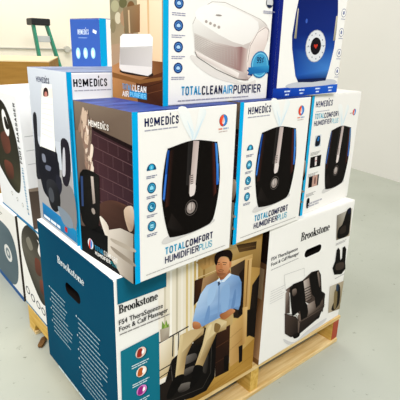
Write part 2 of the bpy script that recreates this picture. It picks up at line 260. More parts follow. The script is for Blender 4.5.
# ------------------------------------------------------------------ boxes
ART = {
 'H1.front': [
  ('edge_strip', [
   ('P','00b2e6',[(0.0,0.0),(14.5,0.0),(14.5,389.4),(0.0,389.4)],0),
  ]),
  ('brand_logo', [
   ('G',31,356.5,92.5,18.5,'20275c'),
   ('F','a7a8b6',31,347.5,90,2.6,1,0),
  ]),
  ('droplet_emblem', [
   ('E','23284e',265,351,14.5,14.5),
   ('P',['f0643a','f0643a','f0643a','f0643a','e8553c','e8553c','e8553c','e8553c','e8553c','e8553c','e8553c','e8553c','e8553c'],[(265.0,364.5),(261.5,364.0),(258.3,362.7),(255.5,360.5),(253.3,357.7),(252.0,354.5),(251.5,351.0),(252.0,347.5),(253.3,344.3),(255.5,341.5),(258.3,339.3),(261.5,338.0),(265.0,337.5)],0),
   ('P','3f8fd6',[(265.0,337.5),(268.5,338.0),(271.7,339.3),(274.5,341.5),(276.7,344.3),(278.0,347.5),(278.5,351.0),(278.0,354.5),(276.7,357.7),(274.5,360.5),(271.7,362.7),(268.5,364.0),(265.0,364.5)],0),
   ('P',['f7b7a2','d9ecf8','ffffff','f0a890'],[(265,359.0),(270.1,347.4),(265,342.3),(259.9,347.4)],1),
  ]),
  ('>emblem_caption', [
   ('F','e0a08c',249,329,16,4,1,0),
   ('F','a9b8cf',266,329,18,4,1,0),
   ('F','c9b9b4',250,323,30,2.2,1,0),
  ]),
  ('feature_icon', [
   ('P','1b5f80',[(61.0,262.0),(60.4,266.6),(58.5,270.8),(55.6,274.1),(52.0,276.3),(48.0,277.0),(44.0,276.3),(40.4,274.1),(37.5,270.8),(35.6,266.6),(35.0,262.0)],0),
   ('E','3fb2d8',48,268.5,6.5,6.5),
   ('E','8fd4ea',48,268,2.6,3.4),
  ]),
  ('>icon_caption', [
   ('F','8b8fa3',34,248,29,2.2,2,3.8),
  ]),
  ('feature_icon', [
   ('E','1b5f80',48,222,12,12.5),
   ('E','4fb0d2',48,222,9.2,9.6),
   ('E','2a7ba0',48,222,7.4,7.8),
   ('P','9adcf0',[(43,218),(53,218),(53,224),(48,228),(43,224)],0),
  ]),
  ('>icon_caption', [
   ('F','8b8fa3',34,202,29,2.2,2,3.8),
  ]),
  ('feature_icon', [
   ('E','1b5f80',48,178,12,12.5),
   ('E','4fb0d2',48,178,9.2,9.6),
   ('E','2a7ba0',48,178,7.4,7.8),
   ('E','a6dff0',48,178,4.6,4.8),
   ('E','2a7ba0',50,179.6,3.4,3.6),
  ]),
  ('>icon_caption', [
   ('F','8b8fa3',34,158,29,2.2,2,3.8),
  ]),
  ('feature_icon', [
   ('E','1b5f80',48,132,12,12.5),
   ('E','4fb0d2',48,132,9.2,9.6),
   ('E','2a7ba0',48,132,7.4,7.8),
   ('P','a6dff0',[(43.5,127.4),(52.5,127.4),(52.5,136.6),(43.5,136.6)],0),
   ('P','2a7ba0',[(45.0,131.0),(51.0,131.0),(51.0,132.6),(45.0,132.6)],0),
  ]),
  ('>icon_caption', [
   ('F','8b8fa3',34,112,29,2.2,2,3.8),
  ]),
  ('humidifier_picture', [
   ('P',['e6edef','f2f3f1','f2f3f1','e9eff0'],[(163.0,314.0),(120.0,385.0),(150.0,386.0),(171.0,330.0)],1),
   ('P',['e3ecef','f2f3f1','f2f3f1','e6edef'],[(168.0,314.0),(176.0,350.0),(186.0,386.0),(206.0,372.0)],1),
   ('P','dae7ee',[(165.0,314.0),(160.0,330.0),(148.0,360.0),(158.0,345.0),(168.0,330.0)],1),
   ('P','d8e6ee',[(170.0,314.0),(178.0,332.0),(196.0,362.0),(186.0,335.0),(176.0,318.0)],1),
   ('P','d9d7d5',[(95.0,96.0),(230.0,104.0),(235.0,90.0),(90.0,76.0)],1),
   ('P','17120f',[(92.0,302.0),(100.0,305.0),(169.0,314.0),(240.0,302.0),(247.0,299.0),(255.0,262.0),(260.0,225.0),(260.0,190.0),(255.0,150.0),(246.0,112.0),(238.0,98.0),(222.0,90.0),(165.0,84.0),(108.0,88.0),(97.0,96.0),(86.0,132.0),(78.0,175.0),(76.0,200.0),(79.0,240.0),(86.0,280.0)],1),
   ('P',['2f6fc4','1d3f86','152c5e','2f6fc4'],[(92.0,300.0),(98.0,300.0),(84.0,182.0),(78.0,190.0)],0),
   ('P',['5c9be6','2c62bd','2456a8','5c9be6'],[(87.0,246.0),(91.0,246.0),(85.0,188.0),(80.0,188.0)],0),
   ('P',['2f6fc4','5fa5e0','5fa5e0','2f6fc4'],[(238.0,300.0),(246.0,297.0),(258.0,200.0),(252.0,196.0)],0),
   ('P',['3f86d8','5ea0e6','2f6cc0','2f6cc0'],[(246.0,246.0),(254.0,246.0),(257.0,192.0),(249.0,192.0)],0),
   ('P',['3a2520','17120f','17120f','4a2a22'],[(100.0,298.0),(112.0,300.0),(100.0,170.0),(86.0,168.0)],0),
   ('P',['17120f','5a2c26','5a3028','17120f'],[(226.0,300.0),(236.0,300.0),(250.0,172.0),(238.0,160.0)],0),
   ('P',['2b2624','17120f','17120f','2a2320'],[(92.0,120.0),(110.0,100.0),(150.0,92.0),(105.0,150.0)],0),
   ('P',['33302f','2a2626','2a2626','3a3634'],[(152.0,311.0),(167.0,313.0),(160.0,206.0),(148.0,210.0)],0),
   ('P',['b9aaa6','cdbfbb','dcd2ce','c9bab5'],[(168.0,313.0),(186.0,310.0),(178.0,204.0),(160.0,206.0)],0),
   ('P','e3dad6',[(160.0,209.0),(178.0,206.0),(176.0,184.0),(168.0,179.0),(160.0,182.0)],1),
   ('P','3a3434',[(162.0,231.0),(170.0,232.0),(170.0,230.0),(162.0,229.0)],0),
   ('P','3a3434',[(162.0,226.0),(170.0,227.0),(170.0,225.0),(162.0,224.0)],0),
   ('P','3a3434',[(162.0,221.0),(170.0,222.0),(170.0,220.0),(162.0,219.0)],0),
   ('P','3a3434',[(162.0,216.0),(170.0,217.0),(170.0,215.0),(162.0,214.0)],0),
   ('P','3a3434',[(162.0,211.0),(170.0,212.0),(170.0,210.0),(162.0,209.0)],0),
   ('P','8d807c',[(158.0,232.0),(161.0,232.0),(159.0,186.0),(157.0,186.0)],0),
   ('E','6f6763',166.0,150.0,20.0,20.0),
   ('E','17120f',166.0,150.0,18.6,18.6),
   ('E','a39893',165.0,150.0,14.0,14.5),
   ('E','c6bdb8',164.0,153.0,8.0,9.0),
   ('P','7b716d',[(165.0,164.0),(167.0,164.0),(167.0,140.0),(165.0,140.0)],0),
  ]),
  ('product_lettering', [
   ('T','TOTAL',86,48.5,63,19,'1aa9cf',1,0),
   ('T','COMFORT',150,48.5,93.5,19,'20275c',1,0),
   ('T','HUMIDIFIER',85.5,25.5,109,18.5,'20275c',1,0),
   ('T','PLUS',196,25.5,46,18.5,'25b0cc',0,0),
   ('F','b9b7b4',30,13,262,2,1,0),
  ]),
 ],
 'H2.front': [
  ('edge_strip', [
   ('P','00b2e6',[(0.0,0.0),(14.5,0.0),(14.5,389.4),(0.0,389.4)],0),
  ]),
  ('brand_logo', [
   ('G',31,356.5,92.5,18.5,'20275c'),
   ('F','a7a8b6',31,347.5,90,2.6,1,0),
  ]),
  ('droplet_emblem', [
   ('E','23284e',265,351,14.5,14.5),
   ('P',['f0643a','f0643a','f0643a','f0643a','e8553c','e8553c','e8553c','e8553c','e8553c','e8553c','e8553c','e8553c','e8553c'],[(265.0,364.5),(261.5,364.0),(258.3,362.7),(255.5,360.5),(253.3,357.7),(252.0,354.5),(251.5,351.0),(252.0,347.5),(253.3,344.3),(255.5,341.5),(258.3,339.3),(261.5,338.0),(265.0,337.5)],0),
   ('P','3f8fd6',[(265.0,337.5),(268.5,338.0),(271.7,339.3),(274.5,341.5),(276.7,344.3),(278.0,347.5),(278.5,351.0),(278.0,354.5),(276.7,357.7),(274.5,360.5),(271.7,362.7),(268.5,364.0),(265.0,364.5)],0),
   ('P',['f7b7a2','d9ecf8','ffffff','f0a890'],[(265,359.0),(270.1,347.4),(265,342.3),(259.9,347.4)],1),
  ]),
  ('>emblem_caption', [
   ('F','e0a08c',249,329,16,4,1,0),
   ('F','a9b8cf',266,329,18,4,1,0),
   ('F','c9b9b4',250,323,30,2.2,1,0),
  ]),
  ('feature_icon', [
   ('P','1b5f80',[(61.0,262.0),(60.4,266.6),(58.5,270.8),(55.6,274.1),(52.0,276.3),(48.0,277.0),(44.0,276.3),(40.4,274.1),(37.5,270.8),(35.6,266.6),(35.0,262.0)],0),
   ('E','3fb2d8',48,268.5,6.5,6.5),
   ('E','8fd4ea',48,268,2.6,3.4),
  ]),
  ('>icon_caption', [
   ('F','8b8fa3',34,248,29,2.2,2,3.8),
  ]),
  ('feature_icon', [
   ('E','1b5f80',48,222,12,12.5),
   ('E','4fb0d2',48,222,9.2,9.6),
   ('E','2a7ba0',48,222,7.4,7.8),
   ('P','9adcf0',[(43,218),(53,218),(53,224),(48,228),(43,224)],0),
  ]),
  ('>icon_caption', [
   ('F','8b8fa3',34,202,29,2.2,2,3.8),
  ]),
  ('feature_icon', [
   ('E','1b5f80',48,178,12,12.5),
   ('E','4fb0d2',48,178,9.2,9.6),
   ('E','2a7ba0',48,178,7.4,7.8),
   ('E','a6dff0',48,178,4.6,4.8),
   ('E','2a7ba0',50,179.6,3.4,3.6),
  ]),
  ('>icon_caption', [
   ('F','8b8fa3',34,158,29,2.2,2,3.8),
  ]),
  ('feature_icon', [
   ('E','1b5f80',48,132,12,12.5),
   ('E','4fb0d2',48,132,9.2,9.6),
   ('E','2a7ba0',48,132,7.4,7.8),
   ('P','a6dff0',[(43.5,127.4),(52.5,127.4),(52.5,136.6),(43.5,136.6)],0),
   ('P','2a7ba0',[(45.0,131.0),(51.0,131.0),(51.0,132.6),(45.0,132.6)],0),
  ]),
  ('>icon_caption', [
   ('F','8b8fa3',34,112,29,2.2,2,3.8),
  ]),
  ('humidifier_picture', [
   ('P',['e6edef','f2f3f1','f2f3f1','e9eff0'],[(163.0,314.0),(120.0,385.0),(150.0,386.0),(171.0,330.0)],1),
   ('P',['e3ecef','f2f3f1','f2f3f1','e6edef'],[(168.0,314.0),(176.0,350.0),(186.0,386.0),(206.0,372.0)],1),
   ('P','dae7ee',[(165.0,314.0),(160.0,330.0),(148.0,360.0),(158.0,345.0),(168.0,330.0)],1),
   ('P','d8e6ee',[(170.0,314.0),(178.0,332.0),(196.0,362.0),(186.0,335.0),(176.0,318.0)],1),
   ('P','d9d7d5',[(95.0,96.0),(230.0,104.0),(235.0,90.0),(90.0,76.0)],1),
   ('P','17120f',[(92.0,302.0),(100.0,305.0),(169.0,314.0),(240.0,302.0),(247.0,299.0),(255.0,262.0),(260.0,225.0),(260.0,190.0),(255.0,150.0),(246.0,112.0),(238.0,98.0),(222.0,90.0),(165.0,84.0),(108.0,88.0),(97.0,96.0),(86.0,132.0),(78.0,175.0),(76.0,200.0),(79.0,240.0),(86.0,280.0)],1),
   ('P',['2f6fc4','1d3f86','152c5e','2f6fc4'],[(92.0,300.0),(98.0,300.0),(84.0,182.0),(78.0,190.0)],0),
   ('P',['5c9be6','2c62bd','2456a8','5c9be6'],[(87.0,246.0),(91.0,246.0),(85.0,188.0),(80.0,188.0)],0),
   ('P',['2f6fc4','5fa5e0','5fa5e0','2f6fc4'],[(238.0,300.0),(246.0,297.0),(258.0,200.0),(252.0,196.0)],0),
   ('P',['3f86d8','5ea0e6','2f6cc0','2f6cc0'],[(246.0,246.0),(254.0,246.0),(257.0,192.0),(249.0,192.0)],0),
   ('P',['3a2520','17120f','17120f','4a2a22'],[(100.0,298.0),(112.0,300.0),(100.0,170.0),(86.0,168.0)],0),
   ('P',['17120f','5a2c26','5a3028','17120f'],[(226.0,300.0),(236.0,300.0),(250.0,172.0),(238.0,160.0)],0),
   ('P',['2b2624','17120f','17120f','2a2320'],[(92.0,120.0),(110.0,100.0),(150.0,92.0),(105.0,150.0)],0),
   ('P',['33302f','2a2626','2a2626','3a3634'],[(152.0,311.0),(167.0,313.0),(160.0,206.0),(148.0,210.0)],0),
   ('P',['b9aaa6','cdbfbb','dcd2ce','c9bab5'],[(168.0,313.0),(186.0,310.0),(178.0,204.0),(160.0,206.0)],0),
   ('P','e3dad6',[(160.0,209.0),(178.0,206.0),(176.0,184.0),(168.0,179.0),(160.0,182.0)],1),
   ('P','3a3434',[(162.0,231.0),(170.0,232.0),(170.0,230.0),(162.0,229.0)],0),
   ('P','3a3434',[(162.0,226.0),(170.0,227.0),(170.0,225.0),(162.0,224.0)],0),
   ('P','3a3434',[(162.0,221.0),(170.0,222.0),(170.0,220.0),(162.0,219.0)],0),
   ('P','3a3434',[(162.0,216.0),(170.0,217.0),(170.0,215.0),(162.0,214.0)],0),
   ('P','3a3434',[(162.0,211.0),(170.0,212.0),(170.0,210.0),(162.0,209.0)],0),
   ('P','8d807c',[(158.0,232.0),(161.0,232.0),(159.0,186.0),(157.0,186.0)],0),
   ('E','6f6763',166.0,150.0,20.0,20.0),
   ('E','17120f',166.0,150.0,18.6,18.6),
   ('E','a39893',165.0,150.0,14.0,14.5),
   ('E','c6bdb8',164.0,153.0,8.0,9.0),
   ('P','7b716d',[(165.0,164.0),(167.0,164.0),(167.0,140.0),(165.0,140.0)],0),
  ]),
  ('product_lettering', [
   ('T','TOTAL',86,48.5,63,19,'1aa9cf',1,0),
   ('T','COMFORT',150,48.5,93.5,19,'20275c',1,0),
   ('T','HUMIDIFIER',85.5,25.5,109,18.5,'20275c',1,0),
   ('T','PLUS',196,25.5,46,18.5,'25b0cc',0,0),
   ('F','b9b7b4',30,13,262,2,1,0),
  ]),
 ],
 'H3.front': [
  ('edge_strip', [
   ('P','1fb4e0',[(0.0,0.0),(14.0,0.0),(14.0,389.4),(0.0,389.4)],0),
  ]),
  ('brand_logo', [
   ('G',24.9,352.6,100.9,19.0,'4a4e74'),
   ('F','b5b6c2',30,338,80,2.4,1,0),
  ]),
  ('product_lettering', [
   ('T','TOTAL',25.7,316.1,54.8,17.2,'49b7d2',1),
   ('T','COMFORT',82.4,315.2,96.3,17.3,'41466e',1),
   ('T','HUMIDIFIER',25.8,294.7,105.7,16.4,'41466e',1),
   ('T','PLUS',135.3,293.0,42.3,16.3,'6cc4d8',0),
  ]),
  ('droplet_emblem', [
   ('E','23284e',283.7,319.8,11.5,11.5),
   ('P',['f0643a','f0643a','f0643a','f0643a','e8553c','e8553c','e8553c','e8553c','e8553c','e8553c','e8553c','e8553c','e8553c'],[(283.7,330.5),(280.9,330.1),(278.4,329.1),(276.1,327.4),(274.4,325.1),(273.4,322.6),(273.0,319.8),(273.4,317.0),(274.4,314.5),(276.1,312.2),(278.4,310.5),(280.9,309.5),(283.7,309.1)],0),
   ('P','3f8fd6',[(283.7,309.1),(286.5,309.5),(289.0,310.5),(291.3,312.2),(293.0,314.5),(294.0,317.0),(294.4,319.8),(294.0,322.6),(293.0,325.1),(291.3,327.4),(289.0,329.1),(286.5,330.1),(283.7,330.5)],0),
   ('P',['f7b7a2','d9ecf8','ffffff','f0a890'],[(283.7,326.1),(287.7,316.9),(283.7,312.9),(279.7,316.9)],1),
  ]),
  ('>emblem_caption', [
   ('F','c7aca8',253,316,24,3,1,0),
  ]),
  ('detail_picture', [
   ('P','cfd6dd',[(40.9,262.6),(76.7,264.1),(80.1,225.9),(43.8,225.4)],0),
   ('P','1d2431',[(49.8,256.8),(70.4,259.3),(73.5,231.1),(46.5,229.6)],1),
   ('P','2f7fc0',[(58.4,259.0),(68.7,256.2),(65.3,243.6),(55.4,244.8)],0),
  ]),
  ('>picture_caption', [
   ('F','b4b3b1',25,207.7,58,2.2,3,4),
  ]),
  ('detail_picture', [
   ('P','1c1618',[(26.8,195.1),(92.5,194.8),(92.6,156.7),(28.1,158.5)],0),
   ('P','e4dcda',[(54.2,192.3),(66.3,192.6),(68.8,163.2),(57.5,161.7)],0),
   ('P','b04a4a',[(56.7,180.3),(66.4,180.5),(66.5,177.1),(56.8,176.6)],0),
  ]),
  ('>picture_caption', [
   ('F','b4b3b1',24,136.7,60,2.2,3,4),
  ]),
  ('detail_picture', [
   ('P','c9a79a',[(30.3,128.5),(92.4,128.4),(93.0,89.7),(32.2,91.3)],0),
   ('P','15161c',[(30.3,128.5),(52.6,128.5),(53.6,90.5),(32.2,91.3)],0),
   ('P','8a6a62',[(64.9,119.5),(73.6,119.6),(75.1,100.2),(66.4,100.1)],1),
   ('P','23242c',[(83.7,127.8),(92.4,128.4),(93.0,89.7),(85.3,90.2)],0),
  ]),
  ('>picture_caption', [
   ('F','b4b3b1',24,68.5,58,2.2,3,4),
  ]),
  ('remote_picture', [
   ('P','16171f',[(32.7,50.8),(47.7,51.8),(50.4,22.4),(34.8,20.7)],1),
  ]),
  ('>picture_caption', [
   ('F','c0bfc6',44,28.9,90,6,2,9),
  ]),
  ('humidifier_picture', [
   ('P',['e6edef','f2f3f1','f2f3f1','e9eff0'],[(201.4,279.4),(163.6,347.6),(190.0,348.6),(208.5,294.8)],1),
   ('P',['e3ecef','f2f3f1','f2f3f1','e6edef'],[(205.8,279.4),(212.9,314.0),(221.7,348.6),(239.3,335.1)],1),
   ('P','dae7ee',[(203.2,279.4),(198.8,294.8),(188.2,323.6),(197.0,309.2),(205.8,294.8)],1),
   ('P','d8e6ee',[(207.6,279.4),(214.6,296.7),(230.5,325.5),(221.7,299.6),(212.9,283.3)],1),
   ('P','d9d7d5',[(141.6,70.2),(260.4,77.8),(264.8,64.4),(137.2,51.0)],1),
   ('P','17120f',[(139.0,267.9),(146.0,270.8),(206.7,279.4),(269.2,267.9),(275.4,265.0),(282.4,229.5),(286.8,194.0),(286.8,160.4),(282.4,122.0),(274.5,85.5),(267.4,72.1),(253.4,64.4),(203.2,58.6),(153.0,62.5),(143.4,70.2),(133.7,104.7),(126.6,146.0),(124.9,170.0),(127.5,208.4),(133.7,246.8)],1),
   ('P',['6f86a8','1d3f86','152c5e','6f86a8'],[(139.0,266.0),(144.2,266.0),(131.9,152.7),(126.6,160.4)],0),
   ('P',['5c9be6','2c62bd','2456a8','5c9be6'],[(134.6,214.2),(138.1,214.2),(132.8,158.5),(128.4,158.5)],0),
   ('P',['6f86a8','5fa5e0','5fa5e0','6f86a8'],[(267.4,266.0),(274.5,263.1),(285.0,170.0),(279.8,166.2)],0),
   ('P',['3f86d8','5ea0e6','2f6cc0','2f6cc0'],[(274.5,214.2),(281.5,214.2),(284.2,162.3),(277.1,162.3)],0),
   ('P',['3a2520','17120f','17120f','4a2a22'],[(146.0,264.1),(156.6,266.0),(146.0,141.2),(133.7,139.3)],0),
   ('P',['17120f','5a2c26','5a3028','17120f'],[(256.9,266.0),(265.7,266.0),(278.0,143.1),(267.4,131.6)],0),
   ('P',['2b2624','17120f','17120f','2a2320'],[(139.0,93.2),(154.8,74.0),(190.0,66.3),(150.4,122.0)],0),
   ('P',['33302f','2a2626','2a2626','3a3634'],[(191.8,276.6),(205.0,278.5),(198.8,175.8),(188.2,179.6)],0),
   ('P',['b9aaa6','cdbfbb','dcd2ce','c9bab5'],[(205.8,278.5),(221.7,275.6),(214.6,173.8),(198.8,175.8)],0),
   ('P','e3dad6',[(198.8,178.6),(214.6,175.8),(212.9,154.6),(205.8,149.8),(198.8,152.7)],1),
   ('P','3a3434',[(200.6,199.8),(207.6,200.7),(207.6,198.8),(200.6,197.8)],0),
   ('P','3a3434',[(200.6,195.0),(207.6,195.9),(207.6,194.0),(200.6,193.0)],0),
   ('P','3a3434',[(200.6,190.2),(207.6,191.1),(207.6,189.2),(200.6,188.2)],0),
   ('P','3a3434',[(200.6,185.4),(207.6,186.3),(207.6,184.4),(200.6,183.4)],0),
   ('P','3a3434',[(200.6,180.6),(207.6,181.5),(207.6,179.6),(200.6,178.6)],0),
   ('P','8d807c',[(197.0,200.7),(199.7,200.7),(197.9,156.6),(196.2,156.6)],0),
   ('E','6f6763',204.1,122.0,17.6,19.2),
   ('E','17120f',204.1,122.0,16.4,17.9),
   ('E','a39893',203.2,122.0,12.3,13.9),
   ('E','c6bdb8',202.3,124.9,7.0,8.6),
   ('P','7b716d',[(203.2,135.4),(205.0,135.4),(205.0,112.4),(203.2,112.4)],0),
  ]),
 ],
 'H1.left': [
  ('lifestyle_picture', [
   ('P','0f0d10',[(0.0,0.0),(247.7,0.0),(247.7,389.4),(0.0,389.4)],0),
   ('P',['8f8072','7c6c5f','77675a','6b5a50'],[(4.2,389.4),(247.7,389.4),(247.7,313.8),(0.0,292.6)],0),
   ('P',['85756a','8a7a6c','55403d','6f5d55'],[(0.0,316.9),(101.3,332.4),(103.4,101.3),(0.0,64.5)],0),
   ('P',['4b3338','3a2429','46303a','5a3e42','503439'],[(88.6,337.4),(247.7,321.5),(245.9,98.6),(93.9,98.3),(78.7,282.2)],0),
   ('L','74595c',1.5,[(96.0,322.4),(247.7,306.9)]),
   ('L','72575a',1.2,[(113.0,317.3),(112.1,291.9)]),
   ('L','72575a',1.2,[(154.7,314.6),(154.2,290.4)]),
   ('L','72575a',1.2,[(194.1,312.2),(194.0,289.0)]),
   ('L','72575a',1.2,[(231.5,309.8),(231.7,287.7)]),
   ('L','74595c',1.5,[(95.0,292.1),(247.7,279.4)]),
   ('L','72575a',1.2,[(131.8,286.0),(131.0,260.7)]),
   ('L','72575a',1.2,[(172.8,284.2),(172.5,260.0)]),
   ('L','72575a',1.2,[(211.7,282.6),(211.7,259.5)]),
   ('L','74595c',1.5,[(93.9,261.2),(247.7,251.4)]),
   ('L','72575a',1.2,[(107.6,255.9),(106.7,229.3)]),
   ('L','72575a',1.2,[(150.4,254.9),(149.9,229.6)]),
   ('L','72575a',1.2,[(190.9,254.0),(190.7,229.8)]),
   ('L','72575a',1.2,[(229.1,253.1),(229.3,230.1)]),
   ('L','74595c',1.5,[(92.8,229.7),(247.2,222.7)]),
   ('L','72575a',1.2,[(126.9,224.0),(126.1,197.5)]),
   ('L','72575a',1.2,[(169.0,223.9),(168.6,198.7)]),
   ('L','72575a',1.2,[(208.8,223.9),(208.8,199.8)]),
   ('L','74595c',1.5,[(91.7,197.4),(246.2,193.4)]),
   ('L','72575a',1.2,[(102.0,191.5),(101.0,163.8)]),
   ('L','72575a',1.2,[(146.0,192.4),(145.4,165.9)]),
   ('L','72575a',1.2,[(187.4,193.2),(187.2,168.0)]),
   ('L','72575a',1.2,[(226.6,193.9),(226.8,169.9)]),
   ('L','74595c',1.5,[(90.5,164.5),(245.1,163.5)]),
   ('L','72575a',1.2,[(121.7,159.1),(120.9,131.4)]),
   ('L','72575a',1.2,[(165.0,160.9),(164.5,134.5)]),
   ('L','72575a',1.2,[(205.8,162.6),(205.8,137.5)]),
   ('L','74595c',1.5,[(89.3,130.8),(244.1,132.9)]),
   ('L','72575a',1.2,[(96.1,124.0),(95.0,94.9)]),
   ('L','72575a',1.2,[(141.3,126.9),(140.6,99.2)]),
   ('L','72575a',1.2,[(183.9,129.6),(183.6,103.3)]),
   ('L','72575a',1.2,[(224.0,132.1),(224.2,107.1)]),
   ('P','241416',[(88.7,338.5),(247.7,321.5),(247.7,312.1),(122.3,326.5),(92.4,331.1)],0),
   ('P','c9b09c',[(56.1,213.6),(64.8,230.7),(74.8,227.5),(67.0,209.6)],1),
   ('P','d8c4b2',[(62.6,219.3),(69.3,238.7),(75.9,233.8),(69.7,213.2)],1),
   ('P','b7a190',[(49.2,203.6),(58.2,222.4),(68.3,218.7),(60.2,198.9)],1),
   ('P','d8c4b2',[(62.7,210.9),(71.9,239.6),(80.4,232.0),(72.0,201.4)],1),
   ('P','c9b09c',[(71.4,217.5),(77.9,233.3),(84.9,229.7),(79.0,213.1)],1),
   ('P','b7a190',[(62.6,210.1),(73.1,241.5),(83.1,233.3),(73.5,200.0)],1),
   ('P','d8c4b2',[(66.1,214.5),(75.0,246.4),(82.6,237.4),(74.4,203.4)],1),
   ('P','8d786c',[(60.4,216.0),(66.3,235.0),(71.8,229.9),(66.3,209.8)],1),
   ('P','a58f80',[(52.3,213.8),(60.8,236.3),(69.4,230.8),(61.6,207.0)],1),
   ('P','c9b09c',[(63.8,224.6),(73.4,255.9),(82.1,247.3),(73.2,214.0)],1),
   ('P','e4d4c6',[(70.7,226.6),(79.4,244.9),(89.2,241.2),(81.4,221.8)],1),
   ('P','e4d4c6',[(51.9,219.4),(62.9,245.5),(74.6,239.6),(64.6,212.0)],1),
   ('P','c9b09c',[(65.2,228.7),(71.6,244.9),(78.2,241.1),(72.4,223.9)],1),
   ('P','e4d4c6',[(74.9,226.8),(81.3,255.5),(85.8,246.7),(79.8,216.0)],1),
   ('P','cdb7a4',[(61.7,235.9),(71.4,252.4),(82.8,249.6),(74.3,232.4)],1),
   ('P','8d786c',[(63.6,233.5),(72.9,254.8),(82.8,250.0),(74.5,227.5)],1),
   ('P','e4d4c6',[(69.7,233.8),(76.1,250.2),(82.8,246.2),(77.0,228.9)],1),
   ('P','8d786c',[(61.6,236.3),(68.1,258.3),(73.7,252.1),(67.7,228.6)],1),
   ('P','d8c4b2',[(62.6,235.3),(70.7,266.9),(76.8,257.5),(69.3,223.7)],1),
   ('P','9b8071',[(61.9,234.7),(70.0,259.0),(77.6,252.5),(70.2,226.7)],1),
   ('P','c9b09c',[(49.5,237.6),(60.4,262.3),(72.0,256.6),(62.2,230.6)],1),
   ('P','cdb7a4',[(57.2,245.0),(63.6,265.1),(69.6,259.6),(63.6,238.2)],1),
   ('P','8d786c',[(50.8,235.9),(58.9,261.3),(66.1,254.3),(58.7,227.3)],1),
   ('P','c9b09c',[(59.2,256.0),(67.3,272.1),(76.5,268.7),(69.2,251.7)],1),
   ('P','9b8071',[(47.2,242.9),(57.2,271.3),(66.6,263.7),(57.5,233.6)],1),
   ('P','8d786c',[(62.0,255.4),(71.9,287.0),(80.7,278.1),(71.7,244.4)],1),
   ('P','a58f80',[(51.5,254.8),(58.7,275.1),(65.6,269.7),(59.0,248.1)],1),
   ('P','c9b09c',[(64.7,257.0),(71.4,278.1),(77.6,272.3),(71.4,249.7)],1),
   ('P','cdb7a4',[(71.3,254.8),(77.7,273.3),(84.0,268.4),(78.1,248.7)],1),
   ('P','a58f80',[(63.5,253.4),(69.8,275.5),(75.0,269.1),(69.2,245.5)],1),
   ('P','9b8071',[(63.3,256.5),(72.9,279.3),(83.2,273.8),(74.5,249.7)],1),
   ('P','8d786c',[(64.8,255.1),(72.2,281.0),(78.4,273.5),(71.5,245.9)],1),
   ('P','8d786c',[(53.6,256.4),(61.3,274.7),(69.4,270.3),(62.4,250.9)],1),
   ('P','d8c4b2',[(63.5,260.7),(69.4,280.0),(74.6,274.5),(69.1,253.9)],1),
   ('P','9b8071',[(52.2,260.1),(57.9,279.7),(62.8,274.0),(57.4,253.1)],1),
   ('P','a58f80',[(48.2,260.5),(55.3,282.6),(61.8,276.4),(55.1,252.9)],1),
   ('P','8d786c',[(46.3,264.7),(52.6,295.4),(56.0,285.5),(49.8,252.6)],1),
   ('P','e4d4c6',[(70.0,264.2),(78.1,294.9),(84.7,285.7),(77.1,252.9)],1),
   ('P','d8c4b2',[(60.6,265.4),(69.3,289.2),(77.9,282.9),(69.9,257.6)],1),
   ('P','9b8071',[(76.5,281.3),(81.9,296.7),(87.4,292.5),(82.4,276.2)],1),
   ('P','8d786c',[(53.0,271.3),(63.3,298.3),(73.5,291.2),(64.2,262.6)],1),
   ('P','e4d4c6',[(72.6,272.3),(82.2,296.9),(92.3,290.6),(83.6,264.5)],1),
   ('P','a58f80',[(59.1,284.8),(67.7,308.3),(76.1,301.9),(68.3,277.0)],1),
   ('P','e4d4c6',[(53.3,280.5),(61.4,301.1),(69.6,295.7),(62.2,273.9)],1),
   ('P','d8c4b2',[(67.9,287.7),(74.2,305.3),(80.4,300.5),(74.6,281.8)],1),
   ('P','d8c4b2',[(53.0,279.8),(59.6,307.6),(64.2,298.9),(57.8,269.1)],1),
   ('P','8d786c',[(64.0,277.5),(72.8,306.7),(80.6,298.2),(72.4,267.0)],1),
   ('P','a58f80',[(44.3,289.8),(51.1,313.2),(56.6,306.2),(50.2,281.2)],1),
   ('P','8d786c',[(45.5,288.2),(50.4,304.6),(54.5,299.7),(49.9,282.3)],1),
   ('P','8d786c',[(59.6,293.1),(70.2,322.1),(80.3,314.0),(70.8,283.2)],1),
   ('P','a58f80',[(52.0,294.9),(59.2,320.1),(65.1,312.5),(58.3,285.6)],1),
   ('P','9b8071',[(60.9,292.4),(66.7,312.1),(71.5,306.2),(66.2,285.2)],1),
   ('P','9b8071',[(47.2,299.1),(52.3,316.2),(56.4,311.0),(51.7,292.8)],1),
   ('P','c9b09c',[(52.0,296.9),(60.8,317.9),(69.9,312.4),(61.9,290.1)],1),
   ('P','9b8071',[(50.6,290.6),(58.5,316.9),(65.3,309.1),(57.9,281.0)],1),
   ('P','cdb7a4',[(51.7,300.1),(58.7,318.5),(65.4,313.4),(59.1,293.8)],1),
   ('P','9b8071',[(57.8,298.0),(65.6,326.9),(71.6,318.1),(64.3,287.1)],1),
   ('P','9b8071',[(51.8,293.3),(61.8,321.3),(71.3,313.4),(62.1,283.6)],1),
   ('P','d8c4b2',[(52.7,304.2),(61.7,333.4),(69.3,324.7),(61.0,293.6)],1),
   ('P','cdb7a4',[(58.2,300.7),(66.8,324.6),(75.2,317.9),(67.3,292.5)],1),
   ('P','8d786c',[(57.1,314.4),(65.0,329.5),(73.9,325.9),(66.8,310.0)],1),
   ('P','8d786c',[(56.8,315.5),(65.3,332.8),(74.8,328.5),(67.1,310.2)],1),
   ('P','d8c4b2',[(61.4,315.6),(70.0,343.5),(77.6,335.2),(69.6,305.4)],1),
   ('P','c9b09c',[(51.7,306.3),(59.7,321.4),(68.7,317.9),(61.5,301.9)],1),
   ('P','8d786c',[(38.4,304.1),(48.0,334.4),(56.2,325.4),(47.2,293.1)],1),
